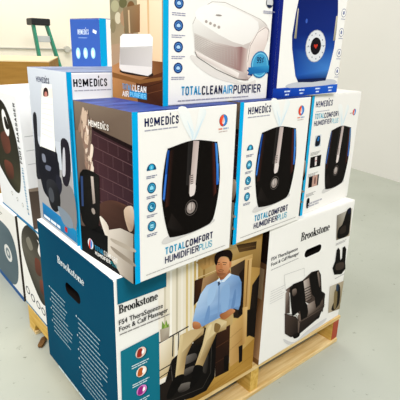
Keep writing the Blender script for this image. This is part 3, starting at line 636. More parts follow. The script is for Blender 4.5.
   ('P','a58f80',[(57.5,319.3),(65.6,347.0),(72.4,338.5),(64.8,308.9)],1),
   ('P','c9b09c',[(61.3,321.0),(69.4,341.6),(77.7,335.8),(70.3,314.0)],1),
   ('P','9b8071',[(67.5,321.6),(73.8,342.3),(79.2,336.0),(73.4,314.0)],1),
   ('P','9b8071',[(25.9,322.2),(34.1,339.4),(42.7,334.9),(35.3,316.8)],1),
   ('P','cdb7a4',[(57.1,318.2),(65.1,340.8),(72.7,334.3),(65.3,310.1)],1),
   ('P','8d786c',[(44.7,319.7),(50.7,346.0),(54.3,337.5),(48.5,309.3)],1),
   ('P','b7a190',[(37.7,314.2),(45.3,340.5),(51.3,332.4),(44.1,304.3)],1),
   ('P','c9b09c',[(59.1,331.6),(64.9,349.2),(70.2,344.0),(64.8,325.3)],1),
   ('P','e4d4c6',[(67.0,325.1),(73.4,350.3),(78.2,342.4),(72.2,315.3)],1),
   ('P','a58f80',[(69.9,334.1),(74.8,348.1),(79.4,344.0),(74.9,329.1)],1),
   ('P','9b8071',[(47.1,329.9),(52.6,349.7),(56.8,343.5),(51.6,322.4)],1),
   ('P','e4d4c6',[(59.6,334.4),(66.6,357.9),(72.6,350.7),(66.0,325.5)],1),
   ('P','d8c4b2',[(49.5,332.7),(58.1,355.9),(66.4,349.2),(58.5,324.4)],1),
   ('P','9b8071',[(52.1,332.5),(61.0,362.2),(68.3,353.1),(60.1,321.3)],1),
   ('P','a58f80',[(34.6,333.0),(41.1,358.8),(45.5,350.5),(39.2,322.9)],1),
   ('P','a58f80',[(83.3,340.6),(88.1,358.1),(92.3,352.7),(87.7,334.0)],1),
   ('P','cdb7a4',[(49.8,341.4),(59.1,370.0),(67.2,361.3),(58.6,330.7)],1),
   ('P','9b8071',[(64.7,347.8),(71.7,362.8),(79.4,358.8),(73.0,342.8)],1),
   ('P','d8c4b2',[(51.3,348.5),(57.1,367.9),(61.9,361.9),(56.4,341.2)],1),
   ('P','9b8071',[(57.4,343.5),(64.0,365.1),(69.5,358.4),(63.4,335.4)],1),
   ('P','c9b09c',[(54.5,350.3),(63.1,370.5),(71.9,364.8),(64.2,343.3)],1),
   ('P','c9b09c',[(67.3,346.6),(73.0,374.2),(76.2,365.1),(70.7,335.4)],1),
   ('P','8d786c',[(62.1,344.8),(70.5,364.7),(79.1,359.1),(71.5,338.0)],1),
   ('P','cdb7a4',[(56.8,345.6),(64.8,372.3),(71.4,364.0),(64.0,335.4)],1),
   ('P','cdb7a4',[(44.1,353.1),(53.3,377.9),(61.9,370.5),(53.5,344.1)],1),
   ('P',['5e4238','6b4a3c','3c2823','3e2a26','4a322c'],[(103.0,150.1),(162.1,181.2),(226.3,184.7),(247.7,172.6),(244.6,115.0),(156.3,92.6),(107.9,100.1)],1),
   ('P',['cbb5a0','d8c6b4','9f8878','b59f8c'],[(212.1,171.3),(247.7,188.7),(247.3,139.7),(227.8,128.6)],1),
   ('P',['d9d0c6','c8c0b6','a89e92','9c9184','b3a99c','d8cfc4'],[(139.4,99.8),(195.8,123.1),(246.8,125.3),(242.5,0.0),(176.8,3.6),(133.6,18.8)],0),
   ('P',['e9e2d8','cfc4b6','d9d0c6'],[(105.5,125.3),(144.6,111.7),(137.5,73.3)],1),
   ('P','9c9184',[(154.4,63.6),(244.5,56.4),(244.1,46.3),(170.9,51.4)],1),
   ('P','b3a99c',[(155.8,84.8),(245.7,91.3),(245.3,81.4),(168.1,76.2)],1),
   ('P',['0b0a0c','1a1818','2a2624','151313','0b0a0c'],[(21.4,213.9),(100.9,230.2),(111.2,204.6),(97.5,96.8),(19.3,85.8)],1),
   ('P',['c9bdb5','a49890','8f837c'],[(73.8,218.0),(86.4,219.7),(89.6,154.1),(77.3,148.1)],0),
   ('P','3a4f78',[(24.0,206.8),(35.7,209.4),(31.3,130.1),(20.9,127.1)],0),
   ('E','a59a92',78.0,130.2,8.7,8.0),
   ('P','0e0d10',[(0.0,71.0),(140.5,84.8),(137.3,38.9),(185.5,7.2),(188.8,0.0),(0.0,0.0)],0),
  ]),
  ('brand_logo', [
   ('G',76.4,339.2,86.0,13.9,'f4efe9'),
  ]),
  ('product_lettering', [
   ('E','e2e6ea',55.8,35.5,13.4,14.4),
   ('P','d8452e',[(50.1,43.2),(57.1,48.4),(54.5,22.4),(46.3,25.1)],1),
   ('P','3f8fd6',[(57.0,47.0),(64.7,40.0),(61.5,27.7),(54.5,22.4)],1),
   ('T','TOTAL',76.1,26.7,42.0,13.1,'2a9ac4',1),
   ('T','COMFORT',119.2,27.5,60.7,12.8,'f2f0ec',1),
   ('T','HUMIDIFIER',76.9,13.4,69.8,10.4,'f2f0ec',1),
   ('T','PLUS',148.0,12.9,28.4,9.9,'2aa5b0',0),
  ]),
  ('edge_strip', [
   ('P','17a6d4',[(0.0,0.0),(9.0,0.0),(9.0,389.4),(0.0,389.4)],0),
  ]),
 ],
 'H0.front': [
  ('edge_strip', [
   ('P','0ea9da',[(0.0,0.0),(13.0,0.0),(13.0,451.7),(0.0,451.7)],0),
  ]),
  ('brand_logo', [
   ('G',16.5,416.5,91.0,19.1,'15171c'),
   ('F','b0b2ba',18.6,406.5,100,2.6,1,0),
  ]),
 ],
 'H0.left': [
  ('product_picture', [
   ('P','ccd1d9',[(0.0,0.0),(258.0,0.0),(258.0,451.7),(0.0,451.7)],0),
   ('P',['d3d8e0','d9dde3','c3c8d1','bfc4cc'],[(0.0,450.8),(258.0,451.7),(253.7,275.9),(5.4,260.9)],0),
   ('P','b2b1b2',[(0.0,169.5),(254.9,206.3),(258.0,2.3),(0.3,3.5)],0),
   ('P','8f8c8c',[(169.8,147.4),(253.7,157.9),(258.0,48.9),(165.5,46.4)],1),
   ('P','2a2b33',[(12.3,319.6),(40.0,323.2),(34.2,251.1),(50.9,225.0),(49.2,150.3),(0.0,128.7),(0.0,180.4),(5.7,246.3)],1),
   ('P','20212c',[(45.1,232.7),(153.9,241.7),(169.7,220.1),(163.4,148.6),(138.0,121.7),(80.0,118.5),(29.3,130.2)],1),
   ('P',['2b2c36','15161e','1b1c26','30313c'],[(144.2,328.6),(154.0,276.9),(163.9,224.4),(139.3,236.1)],1),
   ('P','2a2531',[(199.6,279.3),(245.4,279.5),(249.6,210.4),(223.6,161.0),(192.5,164.3),(194.2,211.6)],1),
   ('P','c9c9d0',[(207.9,254.6),(220.4,255.6),(212.9,191.3),(193.1,186.7)],1),
   ('P','1c1d2a',[(27.7,190.8),(163.9,224.4),(169.8,147.4),(145.6,88.3),(66.6,90.4),(34.5,119.2)],1),
   ('P','2a2b3a',[(147.1,170.3),(180.9,172.7),(181.6,139.0),(150.2,113.2)],1),
   ('P','8a8e9c',[(56.0,214.3),(78.6,215.8),(81.7,196.1),(59.1,194.3)],1),
   ('P','707588',[(79.7,187.0),(116.1,189.1),(106.2,175.3),(77.1,174.6)],1),
   ('P',['3a3b42','1e1f27','15161c','24252c'],[(72.2,134.7),(123.0,153.0),(160.6,133.5),(162.5,87.3),(126.0,58.4),(85.0,70.8)],1),
   ('E','55585f',102.5,103.2,19.9,22.4),
   ('P',['1d89c0','1b95c4','2a7fae','2a6f9c'],[(25.1,59.9),(153.3,54.6),(258.0,45.0),(258.0,7.8),(22.1,10.4)],0),
   ('P','8c98a4',[(144.4,82.0),(222.9,76.3),(237.2,46.2),(177.7,38.3)],1),
  ]),
  ('sticker', [
   ('P','f3f2ee',[(100.8,412.4),(168.2,416.3),(156.8,239.5),(49.8,236.4)],0),
   ('P','efe7e0',[(94.8,401.6),(167.5,406.4),(168.0,382.7),(90.1,377.6)],0),
   ('P','3a2626',[(104.4,382.2),(111.9,400.5),(127.9,405.4),(138.9,400.2),(137.7,384.8)],1),
   ('P','c88a80',[(117.2,393.2),(131.0,394.4),(131.4,383.7),(113.5,382.5)],1),
   ('L','cfcdc8',1,[(89.3,361.7),(161.4,365.6)]),
   ('L','cfcdc8',1,[(86.2,347.9),(158.5,350.9)]),
   ('L','cfcdc8',1,[(83.1,334.1),(155.6,336.1)]),
   ('L','cfcdc8',1,[(79.9,320.1),(152.6,321.1)]),
   ('L','cfcdc8',1,[(76.7,305.9),(149.6,305.9)]),
   ('L','cfcdc8',1,[(73.5,291.5),(146.6,290.5)]),
   ('L','cfcdc8',1,[(70.2,277.0),(143.5,274.9)]),
  ]),
  ('brand_logo', [
   ('G',62.5,416.2,89.6,14.5,'6b6f86'),
  ]),
  ('product_lettering', [
   ('F','e8eef2',30,14,120,9,1,0),
  ]),
  ('red_mark', [
   ('P','c4342c',[(183.7,34.2),(200.1,33.7),(198.3,18.1),(182.4,18.7)],0),
  ]),
 ],
 'P.front': [
  ('edge_strip', [
   ('P','10b0dc',[(0.0,0.0),(15.0,0.0),(15.0,330.0),(0.0,330.0)],0),
  ]),
  ('feature_icon', [
   ('E','1f3f78',42.6,214.7,13,11.5),
   ('E','5f95cf',42.6,214.7,9.5,8.4),
   ('E','2d5c9c',42.6,214.7,7.6,6.8),
   ('P','b8d8f2',[(38.6,211.7),(46.6,211.7),(47.6,215.7),(42.6,218.7),(37.6,215.7)],1),
  ]),
  ('>icon_caption', [
   ('F','9c9db4',23.6,193.7,38,2,2,4),
  ]),
  ('feature_icon', [
   ('E','1f3f78',41.9,170.0,13,11.5),
   ('E','5f95cf',41.9,170.0,9.5,8.4),
   ('E','2d5c9c',41.9,170.0,7.6,6.8),
   ('P','b8d8f2',[(37.9,167.0),(45.9,167.0),(46.9,171.0),(41.9,174.0),(36.9,171.0)],1),
  ]),
  ('>icon_caption', [
   ('F','9c9db4',22.9,149.0,38,2,2,4),
  ]),
  ('feature_icon', [
   ('E','1f3f78',42.1,126.0,13,11.5),
   ('E','5f95cf',42.1,126.0,9.5,8.4),
   ('E','2d5c9c',42.1,126.0,7.6,6.8),
   ('P','b8d8f2',[(38.1,123.0),(46.1,123.0),(47.1,127.0),(42.1,130.0),(37.1,127.0)],1),
  ]),
  ('>icon_caption', [
   ('F','9c9db4',23.1,105.0,38,2,2,4),
  ]),
  ('feature_icon', [
   ('E','1f3f78',41.9,81.8,13,11.5),
   ('E','5f95cf',41.9,81.8,9.5,8.4),
   ('E','2d5c9c',41.9,81.8,7.6,6.8),
   ('P','b8d8f2',[(37.9,78.8),(45.9,78.8),(46.9,82.8),(41.9,85.8),(36.9,82.8)],1),
  ]),
  ('>icon_caption', [
   ('F','9c9db4',22.9,60.8,38,2,2,4),
  ]),
  ('purifier_picture', [
   ('P','e3deda',[(93.9,107.7),(243.2,46.4),(299.2,50.0),(281.5,35.3),(155.9,58.0),(85.4,94.6)],1),
   ('P',['dedad6','eceae6','f3f1ee','f4f2ef','efedea','e4dfdb','d9d2ce','cfc6c2','c2b2ae','b49f9b','cfc4bf','e5dfda','ded6d2','d2cac5'],[(86.8,144.0),(81.4,177.7),(99.5,205.5),(137.7,225.0),(178.6,227.0),(305.8,197.0),(331.5,183.1),(342.1,159.4),(306.8,90.0),(272.4,51.6),(231.7,55.2),(158.0,79.9),(95.4,108.8),(89.8,124.9)],1),
   ('L','b3aca6',1.2,[(81.8,175.0),(99.5,205.5),(137.8,224.6),(178.6,226.5),(305.8,197.0),(331.5,183.1)]),
   ('P',['f6f4f1','f6f4f1','efecea','e9e5e1'],[(91.3,187.9),(144.1,220.5),(296.3,190.7),(246.6,135.1)],1),
   ('P',['cfc9c4','d7cfca','b9a5a1','9b7674','a58582','cdc4be','cfc9c4'],[(87.0,156.6),(151.5,139.4),(218.9,129.8),(241.6,131.4),(239.6,73.2),(150.7,94.7),(91.0,122.8)],0),
   ('P',['9b7674','cdbab5','d8cac5','a58582'],[(240.9,131.2),(261.9,126.0),(261.6,68.1),(239.6,73.2)],0),
   ('L','b4aaa5',0.8,[(87.7,152.4),(151.8,135.0),(215.7,125.1)]),
   ('L','b4aaa5',0.8,[(87.8,149.0),(152.0,130.4),(216.1,119.6)]),
   ('L','b4aaa5',0.8,[(87.9,145.7),(152.3,125.7),(216.6,114.0)]),
   ('L','b4aaa5',0.8,[(88.1,142.3),(152.5,121.0),(217.0,108.4)]),
   ('L','b4aaa5',0.8,[(88.2,138.9),(152.8,116.3),(217.4,102.8)]),
   ('L','b4aaa5',0.8,[(88.3,135.5),(153.0,111.6),(217.8,97.2)]),
   ('L','b4aaa5',0.8,[(88.4,132.1),(153.3,106.9),(218.2,91.5)]),
   ('L','b4aaa5',0.8,[(88.5,128.7),(153.5,102.2),(218.7,85.8)]),
   ('L','b4aaa5',0.8,[(88.6,125.3),(153.8,97.4),(219.1,80.1)]),
   ('L','c3bab5',0.5,[(95.5,150.4),(98.4,118.0)]),
   ('L','c3bab5',0.5,[(104.6,148.4),(107.6,115.4)]),
   ('L','c3bab5',0.5,[(113.7,146.4),(116.9,112.8)]),
   ('L','c3bab5',0.5,[(123.0,144.4),(126.4,110.1)]),
   ('L','c3bab5',0.5,[(132.4,142.4),(136.0,107.4)]),
   ('L','c3bab5',0.5,[(142.0,140.3),(145.7,104.7)]),
   ('L','c3bab5',0.5,[(151.6,138.2),(155.5,101.9)]),
   ('L','c3bab5',0.5,[(161.4,136.0),(165.4,99.1)]),
   ('L','c3bab5',0.5,[(171.3,133.9),(175.5,96.3)]),
   ('L','c3bab5',0.5,[(181.3,131.7),(185.8,93.4)]),
   ('L','c3bab5',0.5,[(191.5,129.5),(196.2,90.4)]),
   ('L','c3bab5',0.5,[(201.8,127.2),(206.7,87.5)]),
   ('L','c3bab5',0.5,[(212.3,124.9),(217.4,84.5)]),
   ('L','c3bab5',0.5,[(222.9,122.6),(228.2,81.4)]),
   ('P',['efe9e5','f2ece8','e6ddd8','dcd0cb'],[(92.1,118.5),(237.8,68.4),(235.2,56.3),(95.4,108.8)],0),
   ('L','5f5a57',1.3,[(90.7,116.3),(97.0,105.6),(158.1,77.8),(231.7,54.0),(272.5,50.6)]),
   ('P',['e9dfda','f0e8e4','e8ddd8','cdbab5','d8cac5'],[(262.4,99.7),(271.8,138.0),(298.5,169.7),(327.9,180.5),(340.4,156.9),(306.5,92.4),(272.0,55.6)],1),
   ('L','77605c',1.1,[(266.6,94.9),(272.3,133.3),(297.0,166.1),(326.0,179.9),(338.0,173.8),(335.7,147.0)]),
   ('E','b5aca6',121.4,182.3,4.3,3.2),
   ('E','b5aca6',134.4,179.0,4.3,3.2),
   ('E','b5aca6',147.7,175.6,4.4,3.2),
   ('E','b5aca6',161.3,172.2,4.5,3.3),
   ('E','a49c97',159.5,197.7,10.1,1.9),
  ]),
  ('guarantee_badge', [
   ('P','1d3579',[(264.6,75.4),(284.8,80.2),(286.7,60.3),(267.6,63.1),(272.6,69.2)],0),
   ('P','1d3579',[(345.5,79.7),(350.0,80.9),(350.0,74.6),(350.0,66.8),(341.2,64.5)],0),
   ('E','2f7fb0',313.6,88.2,35.1,33.9),
   ('E','7cc6e2',313.6,88.2,31.2,30.4),
   ('E','4fa3cc',313.6,88.2,27.3,26.9),
   ('P',['2f80b8','4aa6d2','2f80b8','2a70a8'],[(269.6,81.5),(350.0,86.8),(350.0,69.4),(273.1,64.2)],0),
   ('T','99%',300.1,91.9,27.1,15.5,'16285e',1),
  ]),
  ('product_lettering', [
   ('T','TOTAL',51.6,21.4,60.2,20.0,'1c9fce',1),
   ('T','CLEAN',114.0,20.2,66.8,20.6,'1b2350',1),
   ('T','AIR',182.9,19.3,34.3,21.2,'2aa6d8',1),
   ('T','PURIFIER',220.1,18.0,102.3,21.6,'232b63',1),
   ('F','a9a8b4',41.6,8.4,98,2.6,1,0),
   ('F','a9a8b4',128.5,8.4,148,2.6,1,0),
  ]),
  ('detail_picture', [
   ('E','5a5f68',335.1,238.4,14,13),
   ('E','d3d3d4',335.1,238.4,12,11),
   ('P','27314f',[(326.1,232.4),(344.1,232.4),(339.1,227.4),(331.1,227.4)],1),
  ]),
  ('>picture_caption', [
   ('F','a5a6ba',313.1,216.4,44,2,2,4),
  ]),
 ],
 'P.left': [
  ('lifestyle_picture', [
   ('P','b49a80',[(0.0,0.0),(212.0,0.0),(212.0,330.0),(0.0,330.0)],0),
   ('P',['8d8a72','9f9478','b09c80','a8967a'],[(0.0,228.2),(128.2,221.3),(126.0,138.5),(0.0,126.0)],0),
   ('P',['e9d2b4','edd9bf','e3c6a2','e0c09a'],[(116.5,221.9),(208.8,217.3),(208.9,56.7),(123.9,62.1)],0),
   ('P','d6b68f',[(154.9,220.0),(162.3,219.6),(164.3,96.8),(158.5,96.6)],0),
   ('E','b0ab8c',23.2,213.6,18.0,13.0),
   ('E','6f6c4c',58.7,218.5,17.1,10.6),
   ('E','cfc6ae',35.1,186.9,13.4,13.2),
   ('E','7f5f3f',91.7,206.5,16.4,14.6),
   ('E','8f8468',11.2,169.6,12.5,15.8),
   ('E','ad8f72',69.9,186.1,25.6,19.3),
   ('E','9a7452',81.5,160.0,21.1,15.2),
   ('P',['8f7f64','9b7a58','8a6646','7f7459'],[(58.1,207.9),(128.0,213.3),(126.4,155.5),(64.0,151.3)],0),
   ('P','c9b08f',[(79.1,202.8),(85.4,202.6),(87.5,153.5),(81.2,153.5)],0),
   ('P',['c08f62','a8784c','7f5333','8f6440','b5854f'],[(0.2,76.3),(74.5,98.0),(212.0,94.5),(212.0,0.0),(0.0,0.0)],0),
   ('P',['59341f','6b4128','4a2a1a','5c3a28'],[(106.7,45.1),(212.0,73.8),(212.0,0.0),(113.8,0.0)],0),
   ('L','3e2416',1.2,[(110.4,27.0),(212.0,52.7)]),
   ('L','7d5234',1.2,[(114.2,13.5),(212.0,35.7)]),
   ('P','8e6338',[(0.0,61.8),(123.6,50.9),(208.9,63.1),(208.9,56.7),(123.3,41.8),(0.0,49.6)],0),
  ]),
  ('purifier_picture', [
   ('P','3b2a22',[(46.5,69.1),(163.9,71.0),(163.8,60.2),(55.1,61.4)],1),
   ('P',['efece8','f6f4f2','e8e3de','e2dcd6','efebe6'],[(43.4,145.8),(55.2,151.4),(165.1,151.2),(176.2,144.0),(171.6,68.2),(156.0,61.9),(46.4,66.8),(35.8,73.3)],0),
   ('P',['b9b4b0','cfcac6','d4cfcb','bdb7b3'],[(40.2,119.7),(174.1,124.4),(172.9,82.3),(39.0,81.6)],0),
   ('L','8f8a86',1,[(40.2,120.9),(174.1,125.3)]),
   ('P','e3ded9',[(38.1,81.6),(172.9,82.3),(171.6,68.2),(156.0,63.0),(46.4,68.0),(36.7,73.3)],0),
  ]),
  ('product_lettering', [
   ('T','TOTAL',46.9,23.4,40.6,14.3,'3aa8d8',1),
   ('T','CLEAN',89.7,22.9,59.3,15.1,'f2efe9',1),
   ('P','2f96c6',[(77.9,23.1),(151.4,23.1),(151.1,7.9),(77.2,8.4)],0),
   ('T','AIR',46.0,7.0,29.0,14.0,'f2efe9',1),
   ('T','PURIFIER',80.4,9.8,67.9,10.7,'9adcf4',1),
  ]),
 ],
 'D.front': [
  ('edge_strip', [
   ('P','1c2f86',[(0.0,0.0),(16.0,0.0),(16.0,420.0),(0.0,420.0)],0),
  ]),
  ('feature_band', [
   ('P',['1b4fb4','2f6fd0','2565c8','1b3f9c'],[(0.9,26.8),(325.0,28.9),(325.0,3.8),(0.1,0.0)],0),
   ('F','d5e2f6',52.400000000000006,14.8,26,4,1,0),
   ('F','d5e2f6',56.400000000000006,5.800000000000001,18,4,1,0),
   ('F','d5e2f6',121.30000000000001,15.8,26,4,1,0),
   ('F','d5e2f6',125.30000000000001,6.800000000000001,18,4,1,0),
   ('F','d5e2f6',203.3,17.1,26,4,1,0),
   ('F','d5e2f6',207.3,8.1,18,4,1,0),
   ('F','d5e2f6',272.2,18.1,26,4,1,0),
   ('F','d5e2f6',276.2,9.1,18,4,1,0),
  ]),
  ('humidifier_picture', [
   ('P','c9ccd4',[(84.2,39.0),(278.2,45.3),(304.7,29.5),(77.0,25.6)],1),
   ('P',['132a70','132a70','142c74','142c74','163280','173684','2456a8','4f8cd0','10245e','0c1a4a','0f2660','245aac','143a8c','12307c','132c74','132a70'],[(58.7,389.4),(138.3,415.7),(220.4,395.3),(268.8,278.8),(278.8,236.5),(282.2,187.0),(280.2,136.0),(266.0,75.1),(253.8,42.1),(182.5,38.5),(112.4,40.4),(96.7,57.8),(69.7,131.9),(64.9,162.4),(73.1,222.7),(79.8,252.5)],0),
   ('E','4a6cc0',124.8,203.3,4.7,6.1),
   ('P','1c2b58',[(108.8,48.0),(252.8,49.5),(251.2,41.3),(114.5,39.8)],0),
   ('P',['d9d3bd','bfb9a4','8f8a7a','a5a08c'],[(79.5,233.0),(83.9,230.8),(85.3,156.7),(74.9,156.4)],0),
   ('P',['d9d3bd','bfb9a4','8f8a7a','a5a08c'],[(271.6,225.1),(279.8,225.6),(281.6,158.8),(270.1,155.6)],0),
   ('E','aeb2bd',182.0,139.0,50.6,44.5),
   ('E','dfe1e4',182.0,139.0,48.1,42.3),
   ('E','8a8f9c',221.2,139.8,2.6,2.2),
   ('E','8a8f9c',219.5,122.2,2.6,2.2),
   ('E','8a8f9c',207.5,109.2,2.6,2.2),
   ('E','8a8f9c',188.8,104.4,2.6,2.2),
   ('E','8a8f9c',168.6,108.9,2.5,2.2),
   ('E','8a8f9c',152.4,121.4,2.5,2.2),
   ('E','8a8f9c',144.3,138.2,2.4,2.1),
   ('E','8a8f9c',146.2,155.0,2.4,2.1),
   ('E','8a8f9c',157.5,167.6,2.4,2.1),
   ('E','8a8f9c',175.4,172.7,2.5,2.1),
   ('E','8a8f9c',195.4,169.0,2.5,2.1),
   ('E','8a8f9c',212.3,157.0,2.6,2.2),
   ('L','9a9ea8',1,[(136.0,135.8),(229.7,142.3)]),
   ('E','1d1a22',182.0,139.0,26.3,23.9),
   ('P','c8402e',[(182.9,131.9),(171.4,139.3),(172.5,143.6),(177.5,143.8),(181.5,141.7),(184.5,144.5),(189.6,144.6),(191.3,140.8)],0),
  ]),
  ('feature_icon', [
   ('E','5c6690',310.9,235.9,13,12),
   ('E','f4f3f0',310.9,235.9,11.4,10.4),
   ('P','7a83a8',[(306.9,231.9),(314.9,231.9),(314.9,238.9),(310.9,241.9),(306.9,238.9)],1),
  ]),
  ('>icon_caption', [
   ('F','9a9eb8',298.9,217.9,24,1.8,1,0),
  ]),
  ('feature_icon', [
   ('E','5c6690',310.2,181.1,13,12),
   ('E','f4f3f0',310.2,181.1,11.4,10.4),
   ('P','7a83a8',[(306.2,177.1),(314.2,177.1),(314.2,184.1),(310.2,187.1),(306.2,184.1)],1),
  ]),
  ('>icon_caption', [
   ('F','9a9eb8',298.2,163.1,24,1.8,1,0),
  ]),
  ('feature_icon', [
   ('E','5c6690',311.3,122.0,13,12),
   ('E','f4f3f0',311.3,122.0,11.4,10.4),
   ('P','7a83a8',[(307.3,118.0),(315.3,118.0),(315.3,125.0),(311.3,128.0),(307.3,125.0)],1),
  ]),
  ('>icon_caption', [
   ('F','9a9eb8',299.3,104.0,24,1.8,1,0),
  ]),
  ('feature_icon', [
   ('E','5c6690',313.2,67.8,13,12),
   ('E','f4f3f0',313.2,67.8,11.4,10.4),
   ('P','7a83a8',[(309.2,63.8),(317.2,63.8),(317.2,70.8),(313.2,73.8),(309.2,70.8)],1),
  ]),
  ('>icon_caption', [
   ('F','9a9eb8',301.2,49.8,24,1.8,1,0),
  ]),
 ],
 'D.left': [
  ('side_panel', [
   ('P','1c2f86',[(0.0,0.0),(240.0,0.0),(240.0,420.0),(0.0,420.0)],0),
  ]),
 ],
 'A.front': [
  ('lifestyle_picture', [
   ('P',['efe9de','f1ece2','c9b48e','b99c6c','c2a06a','efe9de'],[(125.1,500.0),(259.9,500.0),(458.5,500.0),(504.3,92.0),(506.0,1.0),(127.1,10.2)],0),
   ('P','e9e2d2',[(150.0,40.0),(262.0,40.0),(262.0,470.0),(150.0,470.0)],0),
   ('P',['cdb687','c6ab78','d8c294','b59a66'],[(262,120),(430,90),(430,500),(262,500)],0),
   ('P',['d3b982','c09e60','a8854a','caa967'],[(400,0),(506,0),(506,500),(400,500)],0),
   ('P','d8d0bd',[(143.2,500.0),(149.9,500.0),(149.6,285.1),(143.1,284.8)],0),
   ('P','f6f2ea',[(161.7,500.0),(168.5,500.0),(169.6,276.5),(162.9,276.2)],0),
   ('P','cfc6b0',[(180.6,500.0),(187.6,500.0),(190.0,267.6),(183.2,267.3)],0),
   ('P','efe9dd',[(196.7,500.0),(203.9,500.0),(207.4,260.0),(200.4,259.8)],0),
   ('P','d9c592',[(213.2,500.0),(220.4,500.0),(225.2,252.3),(218.1,252.1)],0),
   ('P','e8dcb8',[(226.6,499.3),(233.9,500.0),(239.7,246.0),(232.5,245.8)],0),
   ('P','c8ad6c',[(240.2,495.3),(247.6,496.1),(254.5,239.5),(247.2,239.4)],0),
   ('P','b89a58',[(254.0,491.4),(261.6,492.2),(269.5,233.0),(262.1,232.8)],0),
   ('P','9a7c48',[(271.6,486.3),(279.3,487.1),(288.7,224.7),(281.1,224.5)],0),
   ('P',['b3925e','a98650','c09c66','b8935a'],[(247.7,472.5),(315.2,476.9),(316.8,445.7),(273.4,440.6)],0),
   ('L','8f7040',2,[(279.1,475.2),(280.0,453.8)]),
   ('L','8f7040',2,[(293.6,470.9),(294.6,449.3)]),
   ('L','8f7040',2,[(308.4,466.6),(309.5,444.8)]),
   ('P',['efe7d6','e2d6bc','bfa97c','d5c29a'],[(126.0,264.1),(180.4,271.8),(178.4,150.0),(127.3,149.4)],0),
   ('P',['b08c48','c09c56','a8823c','b48c44','9a7432'],[(247.4,67.9),(342.2,53.2),(506.0,119.3),(506.0,0.0),(202.7,0.0)],0),
   ('L','8a682c',1.2,[(308.1,16.2),(503.3,53.0)]),
   ('L','d0ac68',1.2,[(314.5,0.0),(506.0,18.4)]),
   ('P',['c2a878','b0925c','8a6c3c','a8884c'],[(363.3,478.7),(502.9,473.7),(506.0,375.8),(366.6,428.1)],0),
   ('P',['5a4426','3c2c18','4a3620','6a5030'],[(396.6,482.2),(481.5,471.9),(481.2,446.1),(409.6,455.1)],0),
   ('L','7a6038',1.4,[(408.7,466.1),(477.1,457.6)]),
   ('P',['d8c096','c8a870','b8965c','d0b07c'],[(379.5,435.0),(467.8,433.4),(469.5,415.0),(380.9,415.1)],0),
   ('P',['b49470','a08058','7c5c3c','8c6c48','a88a64'],[(272.9,413.9),(323.9,419.9),(334.2,388.0),(292.9,366.0),(265.6,347.0)],0),
   ('P',['3c2418','54341f','38200f','2c1a10'],[(244.1,417.9),(274.4,417.6),(265.4,352.9),(243.3,339.6)],0),
   ('L','e0cba4',1.8,[(245.5,422.9),(282.3,422.7),(325.3,425.2)]),
   ('P',['5c4a3a','44362a','281c14','30241a','4c3c2e'],[(379.0,415.6),(436.1,424.8),(450.0,214.3),(402.6,237.4),(383.9,371.5)],0),
   ('P',['2a1e16','1c140e','20160f'],[(415.1,383.6),(436.4,399.4),(445.9,215.9),(422.4,241.5)],0),
   ('P',['caa468','d8b884','c0985c','a67e44'],[(436.1,424.8),(466.1,420.5),(468.8,147.9),(444.7,158.3)],0),
   ('P','9a7844',[(448.1,418.3),(453.8,418.1),(457.8,169.5),(453.6,171.3)],0),
   ('P',['2a2018','1c1510','1a120d','241a12'],[(476.0,325.2),(506.0,353.5),(506.0,119.7),(469.9,147.4)],0),
   ('P',['d2b27c','c8a468','b08a50','b8925a','c8a46c'],[(387.9,212.1),(443.8,236.1),(447.5,136.8),(451.0,66.2),(398.3,57.1)],0),
   ('L','8a6838',1.4,[(396.0,122.7),(446.2,139.3)]),
   ('L','7a5a30',1.2,[(392.9,168.4),(444.7,184.7)]),
   ('P','1a120d',[(433.4,118.6),(451.3,118.1),(454.4,52.8),(439.7,52.2)],0),
   ('P',['cca870','e0c28c','caa468','b08850'],[(439.7,259.1),(462.0,254.2),(464.7,119.6),(449.3,115.2)],0),
   ('P','1c140e',[(460.9,242.0),(497.3,237.1),(506.0,141.4),(467.6,139.3)],0),
   ('P',['3c2418','4a2e1e','2a1a12','1c110c','2c1a12'],[(328.8,214.2),(389.5,218.5),(394.2,85.9),(394.7,45.4),(337.3,48.1)],0),
   ('L','6a452c',1.8,[(335.6,159.8),(389.0,164.7)]),
   ('L','5c3a26',1.6,[(336.6,102.8),(390.7,106.5)]),
   ('P','120b08',[(370.3,110.6),(388.4,109.4),(391.2,49.1),(374.1,48.2)],0),
   ('P',['1e1a18','2a2522','1c1816','120e0d','0f0c0b','14100e','1a1614','241f1c'],[(169.3,195.1),(216.1,214.7),(324.5,221.3),(335.2,204.4),(335.1,51.2),(303.0,17.1),(248.7,21.0),(122.1,57.7)],0),
   ('P',['8a8480','5a5450','3a3532','6a645f'],[(209.6,182.3),(253.5,178.6),(257.9,155.5),(213.7,158.0)],1),
   ('P',['6a645f','3a3532','4a4541'],[(215.9,139.6),(252.9,135.1),(246.0,117.3),(216.3,118.3)],1),
   ('P',['7a746f','4a4541','2a2522'],[(196.8,95.1),(239.4,83.1),(232.4,61.4),(197.3,68.1)],1),
   ('P',['4a4541','2a2522'],[(284.7,103.1),(298.3,150.3),(306.8,137.4),(301.1,85.5)],1),
   ('L','5c5651',1.8,[(165.9,186.7),(173.5,116.3),(158.1,82.8)]),
   ('L','4a4541',2,[(315.5,204.3),(317.5,77.2),(287.2,37.1),(165.2,57.5)]),
   ('L','1a1514',4,[(124.4,269.5),(225.2,280.1)]),
   ('L','1a1514',4,[(173.6,271.5),(172.6,206.8)]),
   ('L','231c19',3,[(192.3,273.0),(191.4,217.8)]),
   ('L','1d1715',3.5,[(126.7,179.7),(184.9,184.1)]),
   ('L','1d1715',3,[(127.3,156.1),(178.2,163.7)]),
   ('L','1d1715',5,[(127.2,98.3),(178.9,101.2)]),
   ('P','2c2420',[(127.3,132.5),(171.6,132.9),(165.3,52.1),(128.5,45.1)],0),
  ]),
  ('plant_picture', [
